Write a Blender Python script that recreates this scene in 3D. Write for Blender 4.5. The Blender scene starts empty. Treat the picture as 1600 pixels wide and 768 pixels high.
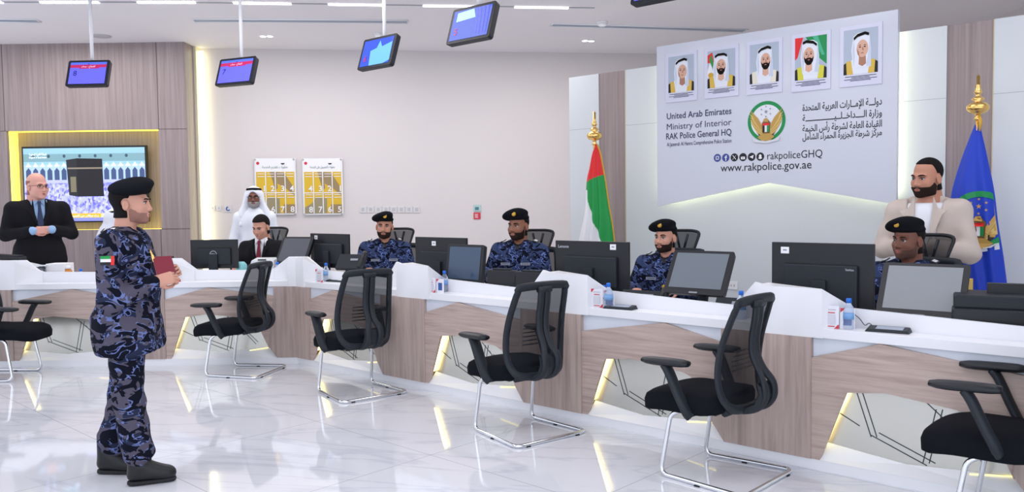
import bpy, math, random
import numpy as np
from mathutils import Vector, Matrix, noise as mnoise
C = bpy.context.scene
COL = C.collection
random.seed(7)
PI = math.pi
# ---------------------------------------------------------------- camera
FOC, CAMH, SL = 1300.0, 1.5, 0.013
PITCH, ROLL = math.radians(2.952), math.atan(SL)
fw = Vector((0, math.cos(PITCH), -math.sin(PITCH)))
up0 = Vector((0, math.sin(PITCH), math.cos(PITCH)))
r0 = Vector((1, 0, 0))
cr = r0*math.cos(ROLL) - up0*math.sin(ROLL)
cu = up0*math.cos(ROLL) + r0*math.sin(ROLL)
cam_d = bpy.data.cameras.new('camera'); cam = bpy.data.objects.new('camera', cam_d); COL.objects.link(cam)
cam_d.sensor_width = 36; cam_d.lens = FOC/1600*36; cam_d.clip_start = .05; cam_d.clip_end = 100
mw = Matrix((cr, cu, -fw)).transposed().to_4x4(); mw.translation = (0, 0, CAMH)
cam.matrix_world = mw
C.camera = cam
# ---------------------------------------------------------------- world, lights, exposure
W = bpy.data.worlds.new('world'); C.world = W; W.use_nodes = True
W.node_tree.nodes['Background'].inputs[0].default_value = (.86, .91, 1, 1)
W.node_tree.nodes['Background'].inputs[1].default_value = 1.25
C.view_settings.view_transform = 'Standard'; C.view_settings.look = 'None'
C.view_settings.gamma = 1; C.view_settings.use_curve_mapping = False
C.view_settings.exposure = 0.06
def area(name, loc, size, energy, col, rot=(0, 0, 0)):
    l = bpy.data.lights.new(name, 'AREA'); l.shape = 'RECTANGLE'; l.size, l.size_y = size
    l.energy = energy; l.color = col
    o = bpy.data.objects.new(name, l); COL.objects.link(o); o.location = loc; o.rotation_euler = rot
    return o
for i, (x, y, e) in enumerate([(-3.6, 4.2, 26), (0, 3.6, 24), (-1.8, 6.6, 22), (1.6, 6.2, 18), (-5.2, 9.3, 30), (-2.2, 9.4, 34), (0.6, 9.6, 36), (3.2, 8.6, 30), (3.6, 4.6, 16)]):
    area('ceiling_fill', (x, y, 3.5), (1.8, 1.2), e, (1, .97, .95))  # unseen soft fill lights, added under the ceiling to brighten the room
# unseen fill lamp added behind the camera, standing in for assumed daylight
area('assumed_daylight_fill', (0, -1.1, 1.9), (10, 3), 90, (.86, .92, 1), (math.radians(90), 0, 0))

# ---------------------------------------------------------------- pixel helpers (photo pixel -> point on a real plane)
def ray(x, y): return fw*FOC + cr*(x-800) - cu*(y-384)
EYE = Vector((0, 0, CAMH))
def at_z(x, y, z):
    d = ray(x, y); return EYE + d*((z-CAMH)/d.z)
def at_pl(x, y, n, c):
    d = ray(x, y); return EYE + d*((c - n.dot(EYE))/n.dot(d))
def at_y(x, y, Y): return at_pl(x, y, Vector((0, 1, 0)), Y)
# counter frames: R = right-hand run, L = left-hand run
DR = Vector((.74739, -.66439, 0)); NR = Vector((.66439, .74739, 0)); CR_ = 4.5068
OR = NR*CR_ + DR*(-6.754)
KX, KY = OR.x, 7.87
def RF(s, d, z): return OR + DR*s + NR*d + Vector((0, 0, z))
def LF(s, d, z): return Vector((s, KY + d, z))
def on_R(x, y, d):                        # pixel -> point on plane d behind the right counter front
    return at_pl(x, y, NR, CR_ + d)
def s_of(p): return (p - OR).dot(DR)
ANG_R = math.atan2(DR.y, DR.x)            # rotation of a thing whose local x runs along the right counter
# ---------------------------------------------------------------- materials
MT = {}
def mat(name, col, rough=.5, metal=0, emit=None, es=1, spec=.5, coat=0, alpha=1, trans=0, ior=1.45):
    if name in MT: return MT[name]
    m = bpy.data.materials.new(name); m.use_nodes = True
    b = m.node_tree.nodes['Principled BSDF']
    b.inputs['Base Color'].default_value = (*col, 1); b.inputs['Roughness'].default_value = rough
    b.inputs['Metallic'].default_value = metal; b.inputs['Specular IOR Level'].default_value = spec
    b.inputs['Coat Weight'].default_value = coat; b.inputs['Alpha'].default_value = alpha
    b.inputs['Transmission Weight'].default_value = trans; b.inputs['IOR'].default_value = ior
    if emit: b.inputs['Emission Color'].default_value = (*emit, 1); b.inputs['Emission Strength'].default_value = es
    m.diffuse_color = (*col, 1); MT[name] = m
    return m
def srgb(r, g, b):
    f = lambda c: (c/255/12.92 if c/255 <= .04045 else ((c/255+.055)/1.055)**2.4)
    return (f(r), f(g), f(b))
def nodes_of(m): nt = m.node_tree; return nt, nt.nodes, nt.links, nt.nodes['Principled BSDF']
def ramp(N, stops, interp='LINEAR'):
    r = N.new('ShaderNodeValToRGB'); r.color_ramp.interpolation = interp
    els = r.color_ramp.elements
    while len(els) < len(stops): els.new(.5)
    for e, (p, c) in zip(els, stops): e.position = p; e.color = (*c, 1)
    return r
def coords(N, L, scale=(1, 1, 1), rot=(0, 0, 0), kind='Object'):
    t = N.new('ShaderNodeTexCoord'); mp = N.new('ShaderNodeMapping')
    mp.inputs['Scale'].default_value = scale; mp.inputs['Rotation'].default_value = rot
    L.new(t.outputs[kind], mp.inputs[0]); return mp
def wood(name, scale, rot=(0, 0, 0), base=(172, 154, 148), dark=(150, 131, 125)):
    m = mat(name, srgb(*base), .42); nt, N, L, B = nodes_of(m)
    mp = coords(N, L, scale, rot)
    n1 = N.new('ShaderNodeTexNoise'); n1.inputs['Scale'].default_value = 1; n1.inputs['Detail'].default_value = 8; n1.inputs['Roughness'].default_value = .65
    L.new(mp.outputs[0], n1.inputs['Vector'])
    r = ramp(N, [(.30, srgb(*dark)), (.52, srgb(*base)), (.72, srgb(*[min(255, c+16) for c in base]))])
    L.new(n1.outputs[0], r.inputs[0]); L.new(r.outputs[0], B.inputs['Base Color'])
    return m
M_wall = mat('wall_paint', srgb(214, 208, 209), .6)
M_ceil = mat('ceiling_paint', srgb(238, 234, 238), .7)
M_panel = mat('white_wall_panel', srgb(209, 214, 219), .35)
M_desk = mat('white_solid_surface', srgb(236, 237, 242), .28)
M_desk2 = mat('pale_blue_white_laminate', srgb(216, 222, 233), .3)
M_woodv = wood('wood_vertical_grain', (26, 26, 1.2))
M_woodwall = wood('wood_wall_grain', (34, 34, .9), base=(150, 136, 136), dark=(134, 119, 119))
M_woodr = wood('wood_pillar_right', (26, 26, 1.4), base=(182, 163, 156), dark=(158, 139, 132))
M_woodh = wood('wood_horizontal_grain', (2.2, 2.2, 42), base=(186, 166, 158), dark=(164, 143, 135))
M_blk = mat('black_plastic', (.009, .011, .015), .42)
M_blk2 = mat('dark_grey_plastic', (.017, .021, .028), .5, spec=.35)
M_rub = mat('black_rubber', (.012, .012, .014), .7)
M_fab = mat('black_seat_fabric', (.008, .009, .013), .95, spec=.1)
M_chrome = mat('chrome', (.75, .77, .8), .12, 1)
M_gold = mat('gold', (.85, .55, .18), .22, 1)
M_goldp = mat('gold_paint', srgb(205, 160, 50), .45)
M_steel = mat('brushed_steel', (.6, .6, .62), .3, 1)
M_white = mat('white_plastic', srgb(235, 236, 240), .4)
M_grey = mat('grey_plastic', srgb(150, 154, 162), .45)
M_ledY = mat('warm_led', (1, .9, .35), .5, emit=(1, .88, .38), es=3.6)
M_ledY2 = mat('dim_warm_led', (1, .9, .35), .5, emit=(1, .86, .38), es=1.0)
M_ledW = mat('cove_led', (1, 1, .8), .5, emit=(1, .95, .55), es=3.2)
M_ledS = mat('sign_led', (1, 1, .8), .5, emit=(1, .98, .66), es=6.0)
M_ledC = mat('ceiling_led', (1, 1, 1), .5, emit=(1, 1, 1), es=4)
M_red = mat('flag_red', srgb(225, 40, 45), .6); M_green = mat('flag_green', srgb(20, 150, 70), .6)
M_fwhite = mat('flag_white', srgb(230, 230, 236), .6); M_fblack = mat('flag_black', (.01, .01, .012), .6)
M_blue = mat('flag_blue', srgb(20, 60, 190), .5)
M_navy = mat('ink_navy', srgb(45, 52, 92), .5); M_ink = mat('ink_black', srgb(22, 24, 34), .5)
M_paper = mat('paper', srgb(236, 236, 240), .6)
M_pred = mat('print_red', srgb(205, 50, 70), .6)
M_pblue = mat('print_blue', srgb(50, 90, 160), .6)
# marble floor
M_floor = mat('marble_tiles', srgb(232, 234, 240), .06, coat=.35)
nt, N, L, B = nodes_of(M_floor)
mp = coords(N, L, (1, 1, 1), (0, 0, math.radians(12)))
nz = N.new('ShaderNodeTexNoise'); nz.inputs['Scale'].default_value = .9; nz.inputs['Detail'].default_value = 9; nz.inputs['Distortion'].default_value = 1.6
st = N.new('ShaderNodeMapping'); st.inputs['Scale'].default_value = (.5, 2.0, 1); L.new(mp.outputs[0], st.inputs[0]); L.new(st.outputs[0], nz.inputs['Vector'])
rv = ramp(N, [(.0, srgb(230, 232, 238)), (.465, srgb(228, 230, 237)), (.495, srgb(212, 215, 225)), (.52, srgb(228, 230, 237)), (1, srgb(234, 235, 240))])
L.new(nz.outputs[0], rv.inputs[0])
bk = N.new('ShaderNodeTexBrick'); bk.offset = 0; bk.inputs['Scale'].default_value = 1; bk.inputs['Mortar Size'].default_value = .0022
bk.inputs['Brick Width'].default_value = 1.2; bk.inputs['Row Height'].default_value = 1.2
bk.inputs['Mortar'].default_value = (*srgb(168, 170, 178), 1)
mb = coords(N, L, (1, 1, 1), (0, 0, math.radians(43)))
mb.inputs['Location'].default_value = (.12, .35, 0)
L.new(mb.outputs[0], bk.inputs['Vector']); L.new(rv.outputs[0], bk.inputs['Color1']); L.new(rv.outputs[0], bk.inputs['Color2'])
L.new(bk.outputs[0], B.inputs['Base Color'])
# camouflage cloth
def camo(name, scale=1.0, tint=(1, 1, 1), base=(84, 80, 96)):
    m = mat(name, srgb(80, 78, 95), .85, spec=.15); nt, N, L, B = nodes_of(m)
    mp = coords(N, L, (scale, scale, scale*1.5))
    def nz(sc, w, dist, det=1.5):
        a = N.new('ShaderNodeTexNoise'); a.noise_dimensions = '4D'; a.inputs['W'].default_value = w
        a.inputs['Scale'].default_value = sc; a.inputs['Detail'].default_value = det; a.inputs['Distortion'].default_value = dist
        L.new(mp.outputs[0], a.inputs['Vector']); return a
    T = lambda c: tuple(x*t for x, t in zip(srgb(*c), tint))
    def mixc(prev, thr, n, col):
        g = N.new('ShaderNodeMath'); g.operation = 'GREATER_THAN'; g.inputs[1].default_value = thr; L.new(n.outputs[0], g.inputs[0])
        x = N.new('ShaderNodeMix'); x.data_type = 'RGBA'; L.new(g.outputs[0], x.inputs['Factor'])
        if isinstance(prev, tuple): x.inputs['A'].default_value = (*prev, 1)
        else: L.new(prev, x.inputs['A'])
        x.inputs['B'].default_value = (*col, 1); return x.outputs['Result']
    def band(n, lo, hi, n2, thr):
        o = []
        for (nn, op, v) in ((n, 'GREATER_THAN', lo), (n, 'LESS_THAN', hi), (n2, 'GREATER_THAN', thr)):
            g = N.new('ShaderNodeMath'); g.operation = op; g.inputs[1].default_value = v; L.new(nn.outputs[0], g.inputs[0]); o.append(g)
        m1 = N.new('ShaderNodeMath'); m1.operation = 'MULTIPLY'; L.new(o[0].outputs[0], m1.inputs[0]); L.new(o[1].outputs[0], m1.inputs[1])
        m2 = N.new('ShaderNodeMath'); m2.operation = 'MULTIPLY'; L.new(m1.outputs[0], m2.inputs[0]); L.new(o[2].outputs[0], m2.inputs[1]); return m2
    na, nb, nc, nd = nz(8, 3.1, 2.2), nz(7, 9.4, 1.2), nz(9, 15.2, 2.6), nz(10, 21.7, 1.5)
    def mixm(prev, fac, col):
        x = N.new('ShaderNodeMix'); x.data_type = 'RGBA'; L.new(fac.outputs[0], x.inputs['Factor']); L.new(prev, x.inputs['A']); x.inputs['B'].default_value = (*col, 1); return x.outputs['Result']
    c = mixc(T(base), .54, nb, T((40, 46, 70)))
    c = mixc(c, .535, na, T((14, 17, 31)))
    c = mixm(c, band(na, .478, .535, nd, .535), T((106, 120, 172)))
    c = mixc(c, .60, nc, T((14, 17, 31)))
    c = mixm(c, band(nc, .56, .60, nb, .53), T((106, 120, 172)))
    L.new(c, B.inputs['Base Color'])
    return m
M_camo = camo('blue_camouflage', .72); M_camo2 = camo('blue_camouflage_bright', 1.0, (.9, 1.0, 1.1), (58, 68, 100))
M_black_wool = mat('black_beret_wool', (.008, .009, .012), .95, spec=.1)
M_suit = mat('black_suit', (.009, .009, .012), .85, spec=.2)
M_shirtb = mat('light_blue_shirt', srgb(150, 185, 225), .7)
M_tie = mat('dark_blue_tie', srgb(35, 50, 85), .6); M_tier = mat('dark_red_tie', srgb(120, 20, 45), .6)
M_kand = mat('white_kandura', srgb(226, 230, 240), .75)
M_beige = mat('beige_linen_jacket', srgb(200, 187, 179), .85, spec=.1)
M_tee = mat('white_tshirt', srgb(232, 234, 242), .8)
M_boot = mat('black_boot_leather', (.006, .007, .009), .45)
def skin(name, col):
    m = mat(name, srgb(*col), .5); b = m.node_tree.nodes['Principled BSDF']
    b.inputs['Subsurface Weight'].default_value = .12; b.inputs['Subsurface Radius'].default_value = (.01, .004, .002); return m
S_pale = skin('skin_pale', (222, 165, 150)); S_tan = skin('skin_tan', (190, 135, 112)); S_brown = skin('skin_brown', (146, 98, 76)); S_dark = skin('skin_dark', (120, 76, 62)); S_mid = skin('skin_mid', (206, 152, 132))
M_hair = mat('black_hair', (.010, .008, .008), .8, spec=.15); M_hairg = mat('grey_hair', srgb(150, 145, 145), .8)
M_beard = mat('black_beard', (.026, .017, .014), .9, spec=.1); M_beardg = mat('grizzled_beard', srgb(70, 62, 62), .9)
M_eye = mat('eye_white', srgb(190, 180, 176), .4); M_iris = mat('iris', (.012, .008, .006), .3)
M_lip = mat('lips', srgb(170, 100, 95), .5)
M_mesh = mat('chair_mesh', (.010, .013, .018), .8, spec=.2)
nt, N, L, B = nodes_of(M_mesh)
tr = N.new('ShaderNodeBsdfTransparent'); mx = N.new('ShaderNodeMixShader'); mx.inputs[0].default_value = .80
L.new(tr.outputs[0], mx.inputs[1]); L.new(B.outputs[0], mx.inputs[2]); L.new(mx.outputs[0], N['Material Output'].inputs[0])
M_glass = mat('clear_glass', (1, 1, 1), .03, trans=1, ior=1.3)
M_pet = mat('clear_bottle', (.80, .88, 1), .08, trans=.85, ior=1.15)
M_cap = mat('blue_bottle_cap', srgb(30, 110, 215), .4)
M_label = mat('bottle_label', srgb(120, 165, 215), .5)
M_scr = mat('dark_glossy_screen', srgb(112, 120, 128), .14)
M_scr2 = mat('dark_blue_screen', srgb(62, 80, 104), .1)
M_scrB = mat('blue_display', (.1, .1, .6), .2, emit=srgb(84, 84, 240), es=.95)
M_scrB2 = mat('deep_blue_display', (.03, .06, .4), .1, emit=srgb(22, 60, 150), es=.8)
M_scrC = mat('pale_blue_reflection', (.1, .3, .6), .1, emit=srgb(90, 145, 205), es=.8)
M_scrR = mat('display_red_band', (.4, .02, .1), .2, emit=srgb(150, 20, 60), es=.9)
M_mirror = mat('frosted_gold_mirror', srgb(206, 205, 198), .27, .72)
M_etch = mat('etched_dark_line', srgb(60, 66, 70), .25, .6)

# ---------------------------------------------------------------- mesh helpers
def finish(name, verts, faces, mats, midx=None, parent=None, smooth=False, kind=None, bevel=0, seg=2):
    me = bpy.data.meshes.new(name); me.from_pydata([tuple(v) for v in verts], [], faces)
    if not isinstance(mats, (list, tuple)): mats = [mats]
    for m in mats: me.materials.append(m)
    if midx is not None and len(midx) == len(me.polygons): me.polygons.foreach_set('material_index', midx)
    if smooth is True: me.polygons.foreach_set('use_smooth', [True]*len(me.polygons))
    elif smooth: me.polygons.foreach_set('use_smooth', smooth)
    me.update(); me.validate()
    o = bpy.data.objects.new(name, me); COL.objects.link(o)
    if parent is not None: o.parent = parent
    if kind: o['kind'] = kind
    if bevel:
        b = o.modifiers.new('bevel', 'BEVEL'); b.width = bevel; b.segments = seg; b.limit_method = 'ANGLE'; b.angle_limit = math.radians(40)
    return o
class MB:
    def __init__(s): s.v = []; s.f = []; s.m = []; s.sm = []; s.mats = []
    def mi(s, m):
        if m not in s.mats: s.mats.append(m)
        return s.mats.index(m)
    def add(s, vs, fs, m, sm=False):
        b = len(s.v); s.v += [Vector(v) for v in vs]; i = s.mi(m)
        for f in fs: s.f.append([b+k for k in f]); s.m.append(i); s.sm.append(sm)
    def box(s, c, size, m, R=None):
        hx, hy, hz = [k/2 for k in size]; c = Vector(c)
        vs = [Vector((x, y, z)) for x in (-hx, hx) for y in (-hy, hy) for z in (-hz, hz)]
        if R is not None: vs = [R @ v for v in vs]
        s.add([c+v for v in vs], [(0, 1, 3, 2), (4, 6, 7, 5), (0, 4, 5, 1), (2, 3, 7, 6), (0, 2, 6, 4), (1, 5, 7, 3)], m); return s
    def prism(s, a, b, m, sm=False):          # two matching outlines, capped
        n = len(a); s.add(list(a)+list(b), [tuple(range(n))[::-1], tuple(range(n, 2*n))] + [(i, (i+1) % n, n+(i+1) % n, n+i) for i in range(n)], m, sm); return s
    def ext(s, pts, fn, d0, d1, m):           # polygon in (s, z) of a frame function, between depths d0 and d1
        return s.prism([fn(p[0], d0, p[1]) for p in pts], [fn(p[0], d1, p[1]) for p in pts], m)
    def quad(s, a, b, c, d, m): s.add([a, b, c, d], [(0, 1, 2, 3)], m); return s
    def tube(s, pts, r, m, n=10, closed=False, flat=1.0, upv=None):
        pts = [Vector(p) for p in pts]; rs = r if isinstance(r, (list, tuple)) else [r]*len(pts)
        rings = []; prev = None; k = len(pts)
        for i, p in enumerate(pts):
            if closed: t = (pts[(i+1) % k]-pts[i-1])
            else: t = (pts[min(i+1, k-1)]-pts[max(i-1, 0)])
            if t.length < 1e-9: t = Vector((0, 0, 1))
            t.normalize()
            if upv is not None: u = Vector(upv) - t*Vector(upv).dot(t)
            elif prev is None: u = Vector((0, 0, 1)) - t*t.z if abs(t.z) < .9 else Vector((1, 0, 0)) - t*t.x
            else: u = prev - t*prev.dot(t)
            if u.length < 1e-6: u = t.orthogonal()
            u.normalize(); prev = u; w = t.cross(u)
            rings.append([p + (u*math.cos(a)*flat + w*math.sin(a))*rs[i] for a in [2*PI*j/n for j in range(n)]])
        vs = [v for rg in rings for v in rg]; fs = []
        for i in range(k if closed else k-1):
            a, b = i*n, ((i+1) % k)*n
            for j in range(n): fs.append((a+j, a+(j+1) % n, b+(j+1) % n, b+j))
        if not closed: fs += [tuple(range(n))[::-1], tuple(range((k-1)*n, k*n))]
        s.add(vs, fs, m, True); return s
    def lathe(s, prof, m, c=(0, 0, 0), n=20, R=None):
        c = Vector(c); vs = []; fs = []
        for (r, z) in prof:
            for j in range(n):
                v = Vector((r*math.cos(2*PI*j/n), r*math.sin(2*PI*j/n), z)); vs.append(c + (R @ v if R is not None else v))
        for i in range(len(prof)-1):
            for j in range(n): fs.append((i*n+j, i*n+(j+1) % n, (i+1)*n+(j+1) % n, (i+1)*n+j))
        fs += [tuple(range(n))[::-1], tuple(range((len(prof)-1)*n, len(prof)*n))]
        s.add(vs, fs, m, True); return s
    def build(s, name, parent=None, bevel=0, kind=None, seg=2):
        return finish(name, s.v, s.f, s.mats, s.m, parent, s.sm, kind, bevel, seg)
def rnd(pts, r, n=5):                        # round the corners of a polyline (open)
    pts = [Vector(p) for p in pts]; out = [pts[0]]
    for i in range(1, len(pts)-1):
        a, b, c = pts[i-1], pts[i], pts[i+1]
        d1 = (a-b); d2 = (c-b); rr = min(r, d1.length*.49, d2.length*.49)
        p1 = b+d1.normalized()*rr; p2 = b+d2.normalized()*rr
        for k in range(n+1):
            t = k/n; out.append(p1*(1-t)**2 + b*2*t*(1-t) + p2*t*t)
    out.append(pts[-1]); return out
def catmull(pts, n=6):
    pts = [Vector(p) for p in pts]; P = [pts[0]*2-pts[1]]+pts+[pts[-1]*2-pts[-2]]; out = []
    for i in range(1, len(P)-2):
        for k in range(n):
            t = k/n; a, b, c, d = P[i-1:i+3]
            out.append(.5*((2*b)+(c-a)*t+(2*a-5*b+4*c-d)*t*t+(3*b-a-3*c+d)*t**3))
    out.append(pts[-1]); return out
def tag(o, label=None, cat=None, group=None, kind=None):
    if label: o['label'] = label
    if cat: o['category'] = cat
    if group: o['group'] = group
    if kind: o['kind'] = kind
    return o
def thing(name, label, cat, loc=(0, 0, 0), rz=0, group=None):
    o = bpy.data.objects.new(name, None); COL.objects.link(o); o.location = loc; o.rotation_euler = (0, 0, rz)
    o.empty_display_size = .05
    return tag(o, label, cat, group)
def copy_tree(o, loc, rz, label, group=None):
    def cp(x, par):
        c = x.copy(); COL.objects.link(c); c.parent = par
        for ch in list(x.children): cp(ch, c)
        return c
    r = cp(o, None); r.location = loc; r.rotation_euler = (0, 0, rz); r['label'] = label
    if group: r['group'] = group
    return r
def struct(o): o['kind'] = 'structure'; return o
# flat printed artwork on a surface: polygons in (u, v) metres, layered a hair apart
class Art:
    def __init__(s, fn, step=.0006, base=.0008): s.mb = MB(); s.fn = fn; s.k = 0; s.step = step; s.base = base
    def poly(s, pts, m, layer=None):
        s.k += 1; off = s.base + s.step*(s.k if layer is None else layer)
        s.mb.add([s.fn(p[0], p[1], off) for p in pts], [tuple(range(len(pts)))], m); return s
    def rect(s, x0, y0, x1, y1, m, layer=None): return s.poly([(x0, y0), (x1, y0), (x1, y1), (x0, y1)], m, layer)
    def ell(s, cx, cy, rx, ry, m, n=24, a0=0, a1=360, layer=None, rot=0):
        P = []
        for i in range(n + (0 if a1-a0 >= 360 else 1)):
            a = math.radians(a0+(a1-a0)*i/n); x, y = rx*math.cos(a), ry*math.sin(a)
            P.append((cx+x*math.cos(rot)-y*math.sin(rot), cy+x*math.sin(rot)+y*math.cos(rot)))
        return s.poly(P, m, layer)
    def ring(s, cx, cy, r0_, r1_, m, n=32, a0=0, a1=360):
        s.k += 1; off = s.base+s.step*s.k
        for i in range(n):
            a, b = math.radians(a0+(a1-a0)*i/n), math.radians(a0+(a1-a0)*(i+1)/n)
            q = [(cx+r*math.cos(t), cy+r*math.sin(t)) for r, t in ((r0_, a), (r1_, a), (r1_, b), (r0_, b))]
            s.mb.add([s.fn(p[0], p[1], off) for p in q], [(0, 1, 2, 3)], m)
        return s
    def star(s, cx, cy, r, m):
        P = [(cx+(r if i % 2 == 0 else r*.42)*math.sin(PI*i/5), cy+(r if i % 2 == 0 else r*.42)*math.cos(PI*i/5)) for i in range(10)]
        return s.poly(P, m)
    def build(s, name, parent): return s.mb.build(name, parent)
def text(body, fn, x, y, h, m, parent, align='LEFT', width=None, bold=0.0, name='lettering', off=.002, sp=1.0):
    cu_ = bpy.data.curves.new('txt', 'FONT'); cu_.body = body; cu_.size = 1; cu_.space_character = sp
    cu_.offset = bold; cu_.resolution_u = 3; cu_.fill_mode = 'FRONT'
    o = bpy.data.objects.new('txt', cu_); COL.objects.link(o); bpy.context.view_layer.update()
    me = bpy.data.meshes.new_from_object(o.evaluated_get(bpy.context.evaluated_depsgraph_get()))
    COL.objects.unlink(o); bpy.data.objects.remove(o); 
    n = len(me.vertices)
    if n == 0: return None
    co = np.empty(n*3); me.vertices.foreach_get('co', co); co = co.reshape(-1, 3)
    x0, x1 = co[:, 0].min(), co[:, 0].max()
    sy = h/.72; sx = sy if width is None else width/(x1-x0)
    wd = (x1-x0)*sx
    ox = {'LEFT': x, 'CENTER': x-wd/2, 'RIGHT': x-wd}[align]
    new = [fn(ox+(c[0]-x0)*sx, y+c[1]*sy, off) for c in co]
    me.vertices.foreach_set('co', [k for v in new for k in v]); me.materials.clear(); me.materials.append(m); me.update()
    me.name = name
    ob = bpy.data.objects.new(name, me); COL.objects.link(ob); ob.parent = parent
    return ob
# Arabic shaping into presentation forms, written right-to-left
_AR = {'ا': 'FE8D', 'أ': 'FE83', 'إ': 'FE87', 'ء': 'FE80', 'آ': 'FE81', 'د': 'FEA9', 'ذ': 'FEAB', 'ر': 'FEAD', 'ز': 'FEAF', 'و': 'FEED', 'ة': 'FE93', 'ى': 'FEEF',
       'ب': 'FE8F', 'ت': 'FE95', 'ث': 'FE99', 'ج': 'FE9D', 'ح': 'FEA1', 'خ': 'FEA5', 'س': 'FEB1', 'ش': 'FEB5', 'ص': 'FEB9', 'ض': 'FEBD', 'ط': 'FEC1', 'ظ': 'FEC5',
       'ع': 'FEC9', 'غ': 'FECD', 'ف': 'FED1', 'ق': 'FED5', 'ك': 'FED9', 'ل': 'FEDD', 'م': 'FEE1', 'ن': 'FEE5', 'ه': 'FEE9', 'ي': 'FEF1'}
_NJ = set('اأإآدذرزوةىء')
def arabic(t):
    t = t.replace('لا', '\ue001').replace('لإ', '\ue002').replace('لأ', '\ue003')
    lam = {'\ue001': 0xFEFB, '\ue002': 0xFEF9, '\ue003': 0xFEF7}
    def joins_next(c): return (c in _AR and c not in _NJ) or c == 'ـ'
    def joins_prev(c): return (c in _AR and c != 'ء') or c == 'ـ' or c in lam
    out = []
    for i, c in enumerate(t):
        p = t[i-1] if i else ' '; n = t[i+1] if i+1 < len(t) else ' '
        jp = joins_next(p) and joins_prev(c); jn = joins_next(c) and joins_prev(n)
        if c in lam: out.append(chr(lam[c] + (1 if jp else 0)))
        elif c in _AR:
            b = int(_AR[c], 16)
            if c in _NJ: out.append(chr(b+(1 if jp else 0)))
            else: out.append(chr(b+(3 if jp and jn else 2 if jn else 1 if jp else 0)))
        else: out.append(c)
    return ''.join(reversed(out))
# ================================================================ THE ROOM
CZ = 3.54
o = struct(MB().box((0, 5.7, -.05), (16, 13.8, .1), M_floor).build('floor'))
o = MB(); o.box((0, 5.7, CZ+.05), (16, 13.8, .1), M_ceil); ceil = struct(o.build('ceiling'))
# white back wall, receding slightly to the right
WA, WB = Vector((-4.10, 10.81, 0)), Vector((2.05, 11.67, 0)); WD = (WB-WA).normalized(); WN = Vector((-WD.y, WD.x, 0))
def WF(s, d, z): return WA + WD*s + WN*d + Vector((0, 0, z))    # s along, d behind the face
def on_W(x, y, d=0): return at_pl(x, y, WN, WN.dot(WA)+d)
def sW(p): return (p-WA).dot(WD)
struct(MB().ext([(-.6, 0), (12, 0), (12, CZ), (-.6, CZ)], WF, 0, .12, M_wall).build('wall_back'))
# right-hand wall beyond the backdrop
struct(MB().box((5.62, 7.0, CZ/2), (.12, 13, CZ), M_wall).build('wall_right'))
# wood television wall with a lit recess
TY = 10.40
def TF(s, d, z): return Vector((s, TY+d, z))
def on_T(x, y, d=0): return at_y(x, y, TY+d)
tx1 = on_T(292, 200).x
rl, rr = on_T(13, 280).x, on_T(250, 280).x
rt, rb = on_T(130, 203).z, on_T(130, 359).z
mb = MB()
XL = -7.8
mb.ext([(XL, 0), (rl, 0), (rl, CZ), (XL, CZ)], TF, 0, .05, M_woodwall)
mb.ext([(rr, 0), (tx1, 0), (tx1, CZ), (rr, CZ)], TF, 0, .05, M_woodwall)
mb.ext([(rl, 0), (rr, 0), (rr, rb), (rl, rb)], TF, 0, .05, M_woodwall)
mb.ext([(rl, rt), (rr, rt), (rr, CZ), (rl, CZ)], TF, 0, .05, M_woodwall)
mb.ext([(XL, 0), (tx1, 0), (tx1, CZ), (XL, CZ)], TF, .25, .29, M_woodwall)
mb.ext([(tx1-.05, 0), (tx1, 0), (tx1, CZ), (tx1-.05, CZ)], TF, .05, .25, M_woodwall)
wall_tv = struct(mb.build('wall_back'))
# panel joints
g = MB(); M_joint = mat('panel_joint', srgb(92, 82, 82), .7)
for px in (5, 246): X = on_T(px, 140).x; g.box((X, TY-.001, (CZ+rt)/2), (.006, .004, CZ-rt), M_joint)
g.box(((XL+rl)/2, TY-.001, rt), (rl-XL, .004, .006), M_joint); g.box(((rr+tx1)/2, TY-.001, rt), (tx1-rr, .004, .006), M_joint)
g.box(((rr+tx1)/2, TY-.001, rb), (tx1-rr, .004, .006), M_joint); X = on_T(252, 380).x; g.box((X, TY-.001, rb/2), (.006, .004, rb), M_joint)
struct(g.build('trim_1'))
# glowing recess lining: the led light is put into its colour
g = MB(); M_recGlow = mat('recess_lining_glow', (1, .9, .3), .5, emit=srgb(250, 230, 84), es=1.45)
M_rec = mat('recess_lining', srgb(238, 222, 120), .5)
g.box((rl-.006, TY+.15, (rt+rb)/2), (.012, .19, rt-rb), M_recGlow); g.box(((rl+rr)/2, TY+.15, rt+.006), (rr-rl, .19, .012), M_recGlow)
g.box((rr+.006, TY+.15, (rt+rb)/2), (.012, .19, rt-rb), M_recGlow); g.box(((rl+rr)/2, TY+.15, rb-.006), (rr-rl, .19, .012), M_recGlow)
struct(g.build('trim_2'))
# cove light between the wood wall and the white wall
g = MB(); xs = tx1-.03
g.box((xs+.10, TY+.36, CZ/2), (.06, .03, CZ-.1), M_ledW); struct(g.build('trim_3'))
g = MB(); g.ext([(tx1-.02, 0), (tx1+.03, 0), (tx1+.03, CZ), (tx1-.02, CZ)], TF, .29, .50, mat('pale_return', srgb(222, 216, 190), .5)); struct(g.build('trim_4'))
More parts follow.
